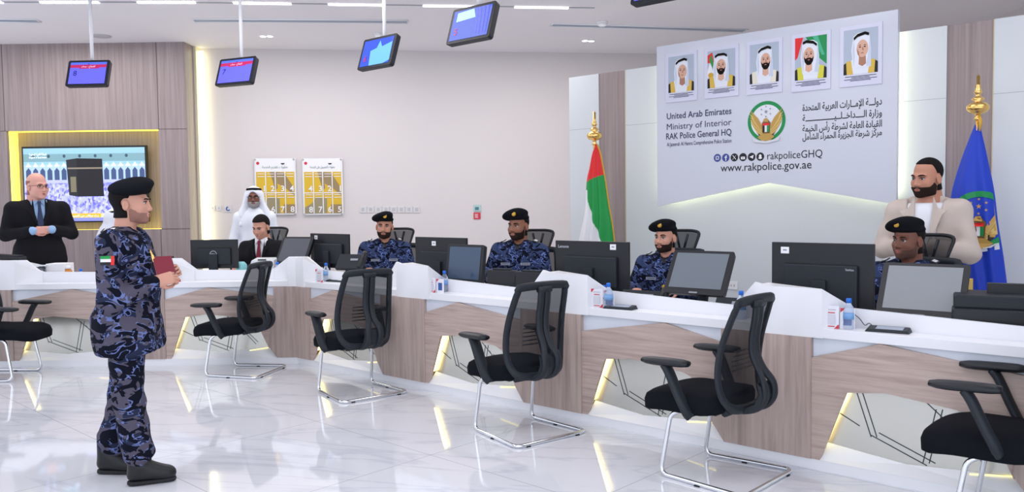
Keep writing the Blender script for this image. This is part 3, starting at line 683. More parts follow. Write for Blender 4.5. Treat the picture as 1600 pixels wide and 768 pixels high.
hang([(562, 66), (611, 54), (621, 100), (572, 110)], 7.1, ANG_R, .44, .285, '6', 'smallest hanging screen, dark blue with pale reflections, left of the screen showing 5', 2)
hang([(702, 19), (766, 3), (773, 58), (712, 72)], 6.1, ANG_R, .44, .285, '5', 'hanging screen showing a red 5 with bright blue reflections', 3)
hang([(994, -57), (1078, -78), (1086, -2), (1002, 10)], 5.15, ANG_R, .44, .285, '4', 'hanging screen cut by the top frame edge left of the large sign', 0)
# ================================================================ THE COUNTER
AP0, AP1, LEDGE_D = .738, .792, .16
def unR(s_, d=LEDGE_D): k = d/(CR_+d); return (s_-6.754*k)/(1-k)
def unL(s_, d=LEDGE_D): return s_/(1-d/(KY+d))
BAYS_R = [(.21, .36), (1.785, .385), (3.37, .645), (4.955, .36), (6.54, .4)]
BAYS_L = [(-6.22, .5), (-4.76, .57), (-3.31, .41)]
PITCH_R = 1.585
def miterL(d): return KX + .38*d
def miterR(d): return -.38*d
# continuous white worktop: front ledge, riser, staff surface
top = thing('counter_worktop', 'continuous white angled reception worktop running along both rows of bays', 'worktop')
LX0, RX1 = -6.6, 8.1
def slab(dA, dB, z0, z1, name, m):
    mb = MB()
    pl_ = [LF(LX0, dA, 0), LF(miterL(dA), dA, 0), RF(RX1, dA, 0), RF(RX1, dB, 0), LF(miterL(dB), dB, 0), LF(LX0, dB, 0)]
    mb.prism([p+Vector((0, 0, z0)) for p in pl_], [p+Vector((0, 0, z1)) for p in pl_], m); return mb.build(name, top, .003)
slab(0, LEDGE_D+.02, AP0, AP1, 'ledge', M_desk)
slab(LEDGE_D+.01, .85, .70, .745, 'staff_surface', M_desk)
mb = MB()
prof = []
HB, HL0, HL1 = 1.01, .895, .862
for i, (s0, ap) in enumerate(BAYS_R):
    prof += [(unR(s0+.22), HL0), (unR(s0+PITCH_R-.46), HL1), (unR(s0+PITCH_R-.335), HB)]
pR = [(miterR(LEDGE_D), AP1-.02)]+[(RX1, AP1-.02)]
pts = [(miterR(LEDGE_D), HB)] + [(.0, HB)] + prof
pts = [p for p in pts if p[0] <= RX1]; pts[1] = (-.04, HB)
mb.ext([(miterR(LEDGE_D), AP1-.08)] + [(RX1, AP1-.08)] + [(RX1, pts[-1][1])] + pts[::-1], RF, LEDGE_D, LEDGE_D+.018, M_desk)
ptsL = [(LX0, HB), (-6.0, HL0), (-5.28, HL1), (-5.14, HB), (-4.70, HB), (-4.56, HL0), (-3.79, HL1+.02), (-3.66, HB), (-3.20, HB), (-3.05, HL0), (-2.33, HL1+.02), (-2.16, HB), (miterL(LEDGE_D), HB)]
mb.ext([(LX0, AP1-.08), (miterL(LEDGE_D), AP1-.08)] + ptsL[::-1], LF, LEDGE_D, LEDGE_D+.018, M_desk)
mb.build('riser', top)
# bays
def bay(F, s0, ap, W1, label, cat_group, seed):
    t = thing('counter_bay', label, 'counter bay', (0, 0, 0), 0, cat_group)
    S = lambda P: [(s0+x, z) for x, z in P]
    MB().ext(S([(-.0, .0), (W1+.04, .0), (W1+.04, AP0), (-.0, AP0)]), F, .12, .14, M_desk2).build('back_panel', t)
    arch = [(0, .06), (0, .627), (ap, .737), (W1, .652), (W1-.062, .17), (W1-.055, .15), (W1-.175, .405), (W1-.25, .44), (.39, .482), (.19, .455), (.048, .06)]
    # arch front: build with its thickness as a ring shaped prism of convex pieces
    mb = MB(); f = M_woodh
    pcs = [[(0, .06), (.048, .06), (.19, .455), (0, .627)], [(0, .627), (.19, .455), (.39, .482), (ap, .737)],
           [(ap, .737), (.39, .482), (W1-.25, .44), (W1, .652)], [(W1, .652), (W1-.25, .44), (W1-.175, .405), (W1-.058, .15)]]
    if seed % 2: pass
    for p in pcs: mb.ext(S(p), F, .0, .022, f)
    mb.build('arch_panel', t)
    MB().ext(S([(0, .627), (ap, .737), (W1+.0, .652), (W1+.02, AP0), (0, AP0)]), F, .024, .034, M_desk2).build('upper_panel', t)
    mir = [(.03, .12), (.48 if ap < .6 else .45, .085), (W1-.03, .12), (W1-.16, .44), (W1-.25, .47), (.39, .51), (.16, .48)]
    MB().ext(S(mir), F, .066, .070, M_mirror).build('mirror_panel', t)
    rg = random.Random(seed); mb = MB()
    def ln(x0, z0, x1, z1, w=.0055):
        d = Vector((x1-x0, z1-z0)); n_ = Vector((-d.y, d.x)).normalized()*w/2
        mb.ext(S([(x0-n_.x, z0-n_.y), (x1-n_.x, z1-n_.y), (x1+n_.x, z1+n_.y), (x0+n_.x, z0+n_.y)]), F, .0645, .066, M_etch)
    def dbl(x0, z0, x1, z1): ln(x0, z0, x1, z1); ln(x0+.03, z0+.004, x1+.03, z1+.004)
    dbl(.22, .46, .30, .22); dbl(.62, .42, .56, .13); ln(.56, .46, .70, .34); ln(.70, .36, .86, .20); ln(.66, .38, .84, .18); ln(.12, .33, .24, .27); ln(.30, .23, .58, .12); ln(.34, .25, .62, .14)
    mb.build('etched_lines', t)
    mb = MB(); mb.ext(S([(.046, .15), (.053, .15), (.191, .452), (.186, .455)]), F, .030, .062, M_ledY)
    mb.build('led_strip', t)
    mb = MB(); mb.ext(S([(W1-.062, .15), (W1-.076, .15), (W1-.26, .125), (W1-.26, .118)]), F, .05, .064, M_ledY2); mb.build('led_strip', t)
    base = [(.04, .06), (W1+.02, .06), (W1-.055, .15), (.48 if ap < .6 else .45, .108), (.068, .148)]
    mb = MB(); mb.prism([F(s0+x, .0 if z < .07 else .062, z) for x, z in base], [F(s0+x, .115, z) for x, z in base], M_desk); mb.build('base_panel', t)
    return t
def pillar(F, pl, prt, blk, label, grp, wm):
    t = thing('counter_pillar', label, 'counter pillar', (0, 0, 0), 0, grp)
    MB().ext(pl, F, -.008, .11, wm).build('wood_panel', t)
    # white privacy block on the ledge: flat front and one slanting side
    a0, a1, a2 = blk
    h2 = HL0
    fr = [F(a0, -.002, AP0+.0), F(a1, -.002, AP0+.0), F(a2, .148, AP0+.0), F(a2, .181, AP0), F(a0, .181, AP0)]
    tpz = [HB, HB, h2, h2, HB]
    tp = [Vector((p.x, p.y, z)) for p, z in zip(fr, tpz)]
    mb = MB(); n = 5
    mb.add(fr+tp, [(0, 1, 6, 5), (1, 2, 7, 6), (2, 3, 8, 7), (3, 4, 9, 8), (4, 0, 5, 9), (5, 6, 9), (6, 7, 8, 9), (4, 3, 2, 1, 0)], M_desk); mb.build('privacy_block', t)
    return t
W1 = 1.04
lab_b = ['wood arched counter bay with lit recess just right of the counter corner', 'wood arched counter bay with lit recess left of the middle chair', 'wood arched bay with bright gold recess between the middle chair and the next', 'large wood arched counter bay nearest the camera, by the frame-edge chair', 'wood counter bay beyond the right frame edge']
for i, (s0, ap) in enumerate(BAYS_R): bay(RF, s0, ap, W1, lab_b[i], 'counter bays', i)
lab_l = ['wood counter bay beyond the left frame edge', 'wood arched counter bay behind the frame-edge chair and the standing officer', 'wood arched counter bay behind the chair facing left, under the round-logo monitor']
for i, (s0, ap) in enumerate(BAYS_L): bay(LF, s0, ap, W1, lab_l[i], 'counter bays', i+7)
lab_p = ['wood counter pillar right of the corner, behind the third chair', 'wood counter pillar with white block behind the middle chair', 'wood counter pillar with white block behind the large tilted chair', 'wood counter pillar hidden behind the frame-edge chair']
for i, (s0, ap) in enumerate(BAYS_R[:-1]):
    e = s0+PITCH_R
    pillar(RF, [(s0+W1, AP0), (s0+W1, .652), (s0+W1-.062, .17), (s0+W1+.02, .06), (e, .06), (e, AP0)], None, (e-.335, e+.055, unR(e+.22)), lab_p[i], 'counter pillars', M_woodr)
pillar(LF, [(-3.72, AP0), (-3.72, .652), (-3.78, .17), (-3.70, .06), (-3.31, .06), (-3.31, AP0)], None, (-3.65, -3.27, -3.07), 'wood counter pillar with white block right behind the standing officer', 'counter pillars', M_woodv)
pillar(LF, [(-5.18, AP0), (-5.18, .652), (-5.24, .17), (-5.16, .06), (-4.76, .06), (-4.76, AP0)], None, (-5.10, -4.72, -4.54), 'wood counter pillar with white block at the left frame edge', 'counter pillars', M_woodv)
# corner pillar wraps the bend
t = thing('counter_pillar', 'bent wood pillar with white block at the corner where both counters meet', 'counter pillar', (0, 0, 0), 0, 'counter pillars')
mb = MB(); mb.ext([(-2.27, AP0), (-2.27, .652), (-2.332, .17), (-2.25, .06), (KX, .06), (KX, AP0)], LF, -.008, .11, M_woodv)
mb.ext([(0, .06), (.21, .06), (.21, AP0), (0, AP0)], RF, -.008, .11, M_woodr); mb.build('wood_panel', t)
K0 = Vector((KX, KY, 0)); B1 = [LF(-2.13, -.002, 0), K0+Vector((-.0007, -.002, 0)), RF(.13, -.002, 0), RF(unR(.42), .148, 0), RF(unR(.42), .181, 0), LF(miterL(.181), .181, 0), LF(-2.30, .181, 0), LF(-2.30, .148, 0)]
zt = [HB, HB, HB, HL0, HL0, HB, HL0, HL0]
lo = [p+Vector((0, 0, AP0)) for p in B1]; hi = [Vector((p.x, p.y, z)) for p, z in zip(B1, zt)]
mb = MB(); mb.add(lo+hi, [(i, (i+1) % 8, 8+(i+1) % 8, 8+i) for i in range(8)] + [(8, 9, 10, 13), (10, 11, 12, 13), (8, 13, 14, 15)], M_desk); mb.build('privacy_block', t)
# plinth
mb = MB(); q = [LF(-7.5, 0, 0), K0, RF(RX1, 0, 0), RF(RX1, .13, 0), LF(miterL(.13), .13, 0), LF(-7.5, .13, 0)]
mb.prism(q, [p+Vector((0, 0, .06)) for p in q], M_desk); o = mb.build('counter_plinth'); tag(o, 'low white plinth running under both wood counters', 'plinth')
# ================================================================ VISITOR CHAIRS
def chair_back(t, z0=0, mesh_m=M_mesh, dense=True, top=.98):
    # loop of the frame: x (width), following the side profile
    def side(z):      # y of the mesh plane at height z
        P = [(.40, -.155), (.44, -.125), (.50, -.100), (.58, -.095), (.66, -.100), (.76, -.120), (.88, -.160), (1.0, -.205)]
        for (a, ya), (b, yb) in zip(P, P[1:]):
            if z <= b: return ya+(yb-ya)*max(0, (z-a))/(b-a)
        return P[-1][1]
    loop = []
    wz = [(.17, .42), (.205, .47), (.222, .55), (.225, .65), (.218, .76), (.205, .87), (.192, .94), (.165, .975)]
    L_ = [(-w, z) for w, z in wz]+[(w, z) for w, z in wz[::-1]]
    L_ = [(-.10, .402)]+L_+[(.10, .402), (0, .398)]
    P = [Vector((x, side(z)-(.02 if False else 0), z+z0)) for x, z in L_]
    cl = []
    n = len(P)
    for i in range(n):
        a, b, c, d = P[i-1], P[i], P[(i+1) % n], P[(i+2) % n]
        for k in range(4):
            u = k/4; cl.append(.5*((2*b)+(c-a)*u+(2*a-5*b+4*c-d)*u*u+(3*b-a-3*c+d)*u**3))
    MB().tube(cl, .026, M_blk2, 8, closed=True, flat=.55, upv=(0, 1, 0)).build('back_frame', t)
    mb = MB(); rows = []
    for i in range(22):
        z = .405+.57*i/21
        w = np.interp(z, [.398, .42, .47, .55, .65, .76, .87, .94, .975], [.10, .17, .205, .222, .225, .218, .205, .192, .165])
        rows.append([Vector((-w+2*w*j/8, side(z)+.012*math.cos(PI*(j/8-.5))-.012, z+z0)) for j in range(9)])
    vs = [v for r in rows for v in r]; fs = [(i*9+j, i*9+j+1, (i+1)*9+j+1, (i+1)*9+j) for i in range(21) for j in range(8)]
    mb.add(vs, fs, mesh_m, True); mb.build('mesh_backrest', t)
    mb = MB()
    for k in range(5):
        z = .60+.026*k; mb.tube([(-.11+.22*j/6, side(z)-.02-.006*math.cos(PI*(j/6-.5)), z+z0) for j in range(7)], .0045, M_blk, 6)
    mb.build('lumbar_slats', t)
    # spine: two curved bars joined at top and foot
    mb = MB(); sp_ = [(-.212, .97), (-.205, .88), (-.188, .78), (-.19, .69), (-.225, .61), (-.268, .54), (-.275, .47), (-.24, .415), (-.17, .385), (-.07, .375)]
    for sg in (-1, 1): mb.tube(catmull([(sg*(.026 if z > .6 else .05), y, z+z0) for y, z in sp_], 4), .026, M_blk2, 8, flat=.6, upv=(0, 1, 0))
    rb = [(-.262, .53), (-.272, .47), (-.245, .415), (-.18, .383), (-.05, .372)]; mb.add([(x, y+dy, z+dz+z0) for (y, z), dy, dz in [(p, 0, 0) for p in rb]+[(p, .022, .016) for p in rb[::-1]] for x in (-.075, .075)], [(0, 1, 3, 2), (2, 3, 5, 4), (4, 5, 7, 6), (6, 7, 9, 8), (8, 9, 11, 10), (10, 11, 13, 12), (12, 13, 15, 14), (14, 15, 17, 16), (16, 17, 19, 18), (18, 19, 1, 0), (0, 2, 16, 18), (2, 4, 14, 16), (4, 6, 12, 14), (6, 8, 10, 12), (1, 19, 17, 3), (3, 17, 15, 5), (5, 15, 13, 7), (7, 13, 11, 9)], M_blk2); mb.tube([(-.05, -.209, .955+z0), (.05, -.209, .955+z0)], .022, M_blk2, 8)
    mb.tube([(-.16, -.10, .385+z0), (.16, -.10, .385+z0)], .022, M_blk2, 8)
    mb.build('spine', t)
def seat_mesh(t, z0=0):
    vs = []; fs = []; NX, NY = 14, 16
    def topz(u, v): return .480 - .016*abs(u)**3 - .050*max(0, (v-.62)/.38)**2.2 + .012*max(0, (.25-v)/.25)
    rings = []
    outl = []
    for k in range(48):
        a = 2*PI*k/48; ca, sa_ = math.cos(a), math.sin(a); p = 4.2
        r = (abs(ca)**p+abs(sa_)**p)**(-1/p); outl.append((ca*r, sa_*r))
    prof = [(.0, 0, 1), (.5, 0, 1), (.85, -.002, 1), (.96, -.010, 1), (1.0, -.036, 1), (.99, -.086, 0), (.93, -.104, 0), (.4, -.106, 0), (0.01, -.106, 0)]
    mb = MB()
    for sc, dz, _ in prof:
        rg = []
        for (u, v) in outl:
            x, yv = u*sc*.25, .142+v*sc*.262
            tz = topz(u*sc, (v*sc+1)/2)
            rg.append((x, yv, tz+dz*(1.0)+z0))
        rings.append(rg)
    n = 48; vs = [v for r in rings for v in r]
    fs = [(i*n+j, i*n+(j+1) % n, (i+1)*n+(j+1) % n, (i+1)*n+j) for i in range(len(rings)-1) for j in range(n)]
    mb.add(vs, fs, M_fab, True); return mb.build('seat', t)
def armrest(t, s, z0=0):
    a = MB(); x = s*.275
    pts = [(x, .33-.28*k/8, .640+z0-.003*math.cos(PI*k/8)) for k in range(9)]
    a.tube(pts, [.026, .040, .044, .045, .045, .045, .044, .042, .032], M_blk, 12, flat=.5, upv=(0, 0, 1))
    o = a.build('armrest', t)
    b = MB(); b.tube(catmull([(x, .19, .625+z0), (x, .16, .58+z0), (x-s*.005, .115, .48+z0), (x-s*.015, .075, .40+z0), (x-s*.04, .06, .365+z0)], 4), [.040]*17, M_blk2, 10, flat=.55, upv=(0, 1, 0))
    b.tube([(x-s*.03, .06, .372+z0), (x-s*.12, .06, .372+z0)], .022, M_blk2, 8)
    p = b.build('armrest_post', o)
def visitor_chair(label):
    t = thing('visitor_chair', label, 'chair', (0, 0, 0), 0, 'black mesh visitor chairs before the counter')
    seat_mesh(t); chair_back(t)
    for s in (-1, 1): armrest(t, s)
    p = [(-.18, -.02, .375), (-.21, .14, .372), (-.225, .19, .34), (-.24, .245, .012), (-.285, -.275, .012), (.285, -.275, .012), (.24, .245, .012), (.225, .19, .34), (.21, .14, .372), (.18, -.02, .375)]
    MB().tube(rnd(p, .055, 6), .0125, M_chrome, 12).build('sled_frame', t)
    mb = MB()
    for x, y in ((-.262, -.0), (.262, -.0), (-.2, -.275), (.2, -.275)): mb.box((x, y, .003), (.03, .03, .006), M_rub)
    mb.build('glide', t)
    MB().box((0, .05, .376), (.36, .22, .02), M_blk2).build('seat_plate', t)
    return t
ch = visitor_chair('middle black mesh visitor chair in front of the counter, seen from behind')
def place(o, x, y, face): o.location = (x, y, 0); o.rotation_euler = (0, 0, math.radians(face-90))
place(ch, .075, 5.40, 127)
for (x, y, fa, lab) in ((-2.45, 7.50, 168, 'black mesh visitor chair facing left right of the standing camouflaged officer'), (-1.24, 6.61, 128, 'black mesh visitor chair seen from behind before the counter corner'),
                        (1.14, 4.50, 137, 'large black mesh visitor chair turned side-on, second nearest to the camera'), (-4.62, 7.42, 2, 'black mesh visitor chair facing right, cut by the left frame edge'),
                        (2.27, 3.64, 139, 'nearest black visitor chair, cut by the right frame edge')):
    cc = copy_tree(ch, (x, y, 0), math.radians(fa-90), lab)
    if x > 2:
        for k in cc.children:      # its arms are set a notch higher
            if k.name.startswith('armrest'): k.location.z = .045
# staff chairs
def staff_chair(label):
    t = thing('staff_chair', label, 'chair', (0, 0, 0), 0, 'black staff chairs behind the counter')
    seat_mesh(t, .03); chair_back(t, .10)
    for s in (-1, 1): armrest(t, s, .03)
    hw = [(-.105, 1.075), (.105, 1.075), (.155, 1.235), (.09, 1.25), (-.09, 1.25), (-.155, 1.235)]
    MB().tube(rnd([(x, -.225-(z-1.07)*.12, z) for x, z in hw+hw[:1]], .03, 3)[:-1], .013, M_blk, 8, closed=True).build('headrest_frame', t)
    MB().add([(x, -.222-(z-1.07)*.12, z) for x, z in hw], [tuple(range(6))], M_mesh) or None
    mb = MB(); mb.add([(x, -.222-(z-1.07)*.12, z) for x, z in hw], [tuple(range(6))], M_mesh); mb.build('headrest_mesh', t)
    mb = MB(); mb.tube([(0, -.235, 1.02), (-.05, -.245, 1.22)], .011, M_blk, 6); mb.tube([(0, -.235, 1.02), (.05, -.245, 1.22)], .011, M_blk, 6); mb.build('headrest_bracket', t)
    MB().tube([(0, .03, .10), (0, .03, .40)], .028, M_blk, 12).build('gas_column', t)
    mb = MB()
    for k in range(5):
        a = 2*PI*k/5+.3; mb.tube([(0, .03, .11), (.29*math.cos(a), .03+.29*math.sin(a), .07)], [.028, .016], M_blk2, 8)
    mb.build('star_base', t)
    for k in range(5):
        a = 2*PI*k/5+.3; c = Vector((.29*math.cos(a), .03+.29*math.sin(a), .028)); d = Vector((-math.sin(a), math.cos(a), 0))*.022
        MB().tube([c-d, c+d], .028, M_rub, 12).build('castor', t)
    return t
# ================================================================ THINGS ON THE COUNTER
def monitor(F, px0, py0, px1, py1, d, label, logo=None, sticker=None, ang=0, bulge=True, tilt=0, yaw=0):
    """office monitor seen from the back; corners (top-left, bottom-right) in photo pixels on plane d"""
    n_, c_ = (NR, CR_+d) if F is RF else (Vector((0, 1, 0)), KY+d)
    a, b = at_pl(px0, py0, n_, c_), at_pl(px1, py1, n_, c_)
    c = (a+b)/2; u = DR if F is RF else Vector((1, 0, 0))
    w = (b-a).dot(u); h = a.z-b.z
    t = thing('desktop_monitor', label, 'monitor', (c.x, c.y, .745), ang+yaw, 'desk monitors seen from the back')
    zc_ = c.z-.745
    R = Matrix.Rotation(tilt, 3, 'X')
    MB().box((0, 0, zc_), (w, .022, h), M_blk, R).build('casing', t, .004)
    MB().box((0, .0125, zc_), (w-.02, .004, h-.03), M_scr).build('screen', t)
    MB().box((0, -.022, zc_-h*.08), (w*.72, .03, h*.58), M_blk2).build('rear_housing', t, .01)
    mb = MB(); mb.box((0, -.045, zc_*.5-.01), (.09, .03, zc_+.02), M_blk2); mb.build('stand_neck', t, .004)
    MB().box((0, -.03, .008), (.26, .18, .016), M_blk2).build('stand_base', t, .006)
    fn = lambda x, y, off: Vector((x, -.0115-off, zc_+y))
    fn2 = lambda x, y, off: Vector((x, -.0375-off, zc_+y))
    ms = mat('logo_silver', srgb(190, 195, 205), .3)
    if logo == 'ring':
        a_ = Art(fn2); a_.ring(0, 0, .030, .035, ms, 28); a_.build('logo_ring', t); text('DELL', fn2, 0, -.010, .02, ms, t, 'CENTER', .046, .02)
    elif logo: text(logo, fn2 if logo == 'ThinkVision' else fn, -w*.5+.03 if logo != 'ThinkVision' else w*.25, h*.36 if logo != 'ThinkVision' else h*.14, .022 if logo != 'ThinkVision' else .012, ms, t, 'LEFT', .10 if logo != 'ThinkVision' else .05, .01)
    if sticker:
        a_ = Art(fn, base=.0006); x, y = sticker[0]*w, sticker[1]*h; a_.rect(x-.026, y-.02, x+.026, y+.02, M_paper); a_.rect(x-.012, y-.004, x+.012, y+.006, M_grey); a_.build('asset_sticker', t)
    mb = MB()
    for k in range(6): mb.box((-w*.3+k*w*.03, -.0375, zc_-h*.30), (.006, .002, .03), M_blk)
    mb.build('rear_vents', t)
    return t
monitor(LF, 297.5, 374.5, 373, 418.5, .42, 'black monitor back with round logo on the left counter', 'ring')
monitor(RF, 486, 364, 547, 420, .45, 'black monitor back between the tilted dark touch screen and the front-facing officer', None, (-.34, .38), ANG_R)
monitor(RF, 650, 369.5, 731, 448, .50, 'black monitor back behind the glass touch screen left of the middle officer', None, (-.12, .37), ANG_R)
monitor(RF, 869, 375, 984, 462, .44, 'black monitor back with a silver word mark and white sticker', 'Lenovo', (.30, .40), ANG_R)
monitor(RF, 1207, 377.5, 1366, 500, .40, 'largest black monitor back, on the counter left of the seated right-hand officer', 'ThinkVision', (-.36, .39), ANG_R)
def touch(c, w, h, tilt, yaw, label, screen_m, z0):
    """touch screen terminal seen from the glass side, leaning back"""
    t = thing('touch_screen', label, 'touch screen', (c.x, c.y, .745), yaw, 'touch screen terminals on the counter')
    R = Matrix.Rotation(tilt, 3, 'X'); zc_ = c.z-.745
    def rrb(w_, h_, r):
        P = []
        for (sx_, sz_, a0) in ((1, 1, 0), (-1, 1, 90), (-1, -1, 180), (1, -1, 270)):
            for k in range(5): a_ = math.radians(a0+22.5*k); P.append((sx_*(w_/2-r)+r*math.cos(a_), sz_*(h_/2-r)+r*math.sin(a_)))
        return P
    o = rrb(w, h, .016); V = lambda x, y, z: Vector((0, 0, zc_)) + R @ Vector((x, y, z))
    MB().prism([V(x, -.02, z) for x, z in o], [V(x*.96, .025, z*.96) for x, z in o], M_blk).build('casing', t, .003)
    a = Art(lambda u, v, off: V(u, -.0205-off, v+.008)); a.rect(-w*.425, -h*.39, w*.425, h*.41, screen_m); a.build('screen', t)
    a = Art(lambda u, v, off: V(u, -.0205-off, v)); a.rect(-.03, -h*.475, .03, -h*.445, M_grey); a.build('maker_plate', t)
    mb = MB(); mb.tube([(0, .02, zc_), (0, .06, zc_*.5), (0, .03, .02)], .035, M_blk2, 8); mb.build('stand_neck', t)
    MB().box((0, .02, .012), (.24, .20, .024), M_blk2).build('stand_base', t, .006)
    return t
def mid_on(F, px, py, d): return on_R(px, py, d) if F is RF else at_y(px, py, KY+d)
touch(on_R(1093, 427, .36), .44, .315, math.radians(-30), ANG_R+.02, 'wide grey-faced touch screen leaning back beside the third bereted seated officer', M_scr, 0)
touch(on_R(1442, 455, .36), .445, .32, math.radians(-28), ANG_R+.02, 'nearest touch screen with a bright streak in front of the right-hand seated officer', M_scr, 0)
touch(on_R(728, 413, .34), .42, .33, math.radians(-8), ANG_R, 'glass touch screen with bluish dark face at the left of the middle officer', M_scr2, 0)
touch(at_y(461, 393, KY+.45), .38, .32, math.radians(-30), math.radians(-24), 'tilted dark touch screen by the seated man with the red tie', mat('grey_screen', srgb(88, 90, 98), .25), 0)
# bottles
def bottle(label, name='water_bottle'):
    t = thing(name, label, 'bottle', (0, 0, 0), 0, 'small water bottles on the counter')
    MB().lathe([(.026, 0), (.029, .006), (.029, .03), (.027, .036), (.029, .042), (.029, .10), (.027, .115), (.014, .135), (.0125, .145)], M_pet, n=18).build('bottle_body', t)
    MB().lathe([(.0145, .143), (.0145, .165), (.012, .168)], M_cap, n=16).build('cap', t)
    MB().lathe([(.0296, .055), (.0296, .09)], M_label, n=18).build('label_band', t)
    return t
def ledge_pt(px, py): return at_z(px, py, AP1)
b0 = bottle('blue-capped water bottle on the ledge by the nearest signature pad'); BS = 1.0
b0.location = ledge_pt(1326, 513.5)
for px, py, lab in ((1158, 497.5, 'blue-capped water bottle on the ledge behind the large side-on chair'), (951, 481, 'blue-capped water bottle beside the sign card under the word-marked monitor'),
                    (695, 455, 'blue-capped water bottle by the sign card left of the glass touch screen'), (510, 438.5, 'blue-capped water bottle just right of the corner card'),
                    (434, 436, 'blue-capped water bottle left of the corner block'), (295, 437, 'blue-capped water bottle before the round-logo monitor'), (49, 440, 'blue-capped water bottle at the far left beside a sign card')):
    copy_tree(b0, ledge_pt(px, py), 0, lab)
b = copy_tree(b0, Vector((at_y(126, 415, KY+.26).x, KY+.26, .745)), 0, 'blue-capped water bottle standing behind the left riser near the standing officer')
b = copy_tree(b0, on_R(944, 470, .30), 0, 'second blue-capped bottle behind the riser under the word-marked monitor'); b.location.z = .745
# acrylic sign cards
def card(px, py, w, h, yaw, label, double=False):
    p = (on_R(px, py, .036) if yaw == YR else at_y(px, py, KY+.04) if px < 440 else ledge_pt(px, py)); p.z = AP1; t = thing('sign_card', label, 'sign card', p, yaw, 'acrylic sign cards on the ledge')
    R = Matrix.Rotation(math.radians(-6), 3, 'X')
    def panel(x0, par):
        MB().box(Vector((x0, 0, h/2)), (w, .003, h), mat('acrylic', srgb(228, 228, 236), .15)).build('card_panel', par, 0)
        a = Art(lambda u, v, off: Vector((x0+u, -.0015-off, h/2+v)))
        a.poly([(-w/2, h/2), (-w/2+w*.3, h/2), (-w/2+w*.22, h/2-.006), (-w/2+.006, h/2-.022), (-w/2, h/2-.022)], M_pred); a.poly([(w/2, -h/2), (w/2-w*.3, -h/2), (w/2-w*.22, -h/2+.006), (w/2-.006, -h/2+.022), (w/2, -h/2+.022)], M_pred)
        a.rect(-w*.3, h*.32, w*.32, h*.34, M_grey); a.rect(-w*.25, h*.18, w*.25, h*.22, M_pred); a.rect(-w*.25, -h*.42, w*.25, -h*.38, M_pred)
        a.rect(-w*.27, -h*.3, w*.27, h*.1, mat('blank_code_area', srgb(206, 208, 216), .5))
        a.build('print', par)
    panel(0, t)
    if double:
        pt = MB().box((w*.98, .012, h*.46), (w*.9, .003, h*.92), mat('acrylic', (.8, .8, .85), .15)).build('rear_card', t)
        a = Art(lambda u, v, off: Vector((w*.98+u, .0105-off, h*.46+v))); a.rect(-w*.22, -h*.3, w*.25, h*.2, M_pblue); a.poly([(-w*.42, h*.45), (-w*.1, h*.45), (-w*.42, h*.25)], M_pred); a.build('print', pt)
    MB().box((0, .02, .002), (w, .04, .003), mat('acrylic', (.8, .8, .85), .15)).build('foot', t)
    return t
YR = ANG_R+math.radians(12)
card(1298, 512.5, .085, .125, YR, 'red-cornered sign card beside the nearest bottle', True)
card(933, 481, .085, .125, YR, 'red-cornered sign card under the word-marked monitor', True)
card(674, 455, .08, .12, YR, 'red-cornered sign card left of the glass touch screen', True)
card(499, 438.5, .085, .12, YR, 'red-cornered sign card right of the corner block', False)
card(449, 436, .075, .12, math.radians(60), 'sign card turned edge-on left of the corner block', False)
card(275, 437.5, .085, .12, math.radians(10), 'red-cornered sign card right of the standing officer', False)
card(29, 441, .085, .12, math.radians(10), 'red-cornered sign card at the far left of the counter', False)
# signature pads with a cable
def pad(px, py, yaw, label, cable=True):
    p = ledge_pt(px, py); t = thing('signature_pad', label, 'signature pad', p, yaw, 'signature pads on the ledge')
    mb = MB(); mb.prism([(-.11, -.045, 0), (.11, -.045, 0), (.11, .045, 0), (-.11, .045, 0)], [(-.10, -.038, .014), (.10, -.038, .014), (.10, .038, .026), (-.10, .038, .026)], M_blk2); mb.build('casing', t, .003)
    mb = MB(); mb.quad(Vector((-.06, -.028, .0165)), Vector((.075, -.028, .0165)), Vector((.075, .028, .0253)), Vector((-.06, .028, .0253)), mat('pad_glass', srgb(150, 160, 178), .2)); mb.build('display', t)
    if cable: MB().tube(catmull([(-.08, .04, .015), (-.11, .06, .03), (-.13, .05, .02), (-.17, .065, .06), (-.28, .075, .13)], 6), .0022, M_rub, 6).build('cable', t)
    return t
pad(1388, 518, ANG_R+.1, 'dark signature pad with cable right of the nearest bottle')
pad(969, 482, ANG_R+.1, 'dark signature pad right of the bottle under the word-marked monitor')
pad(527, 439.5, ANG_R+.2, 'dark signature pad beside the corner bottle', False)
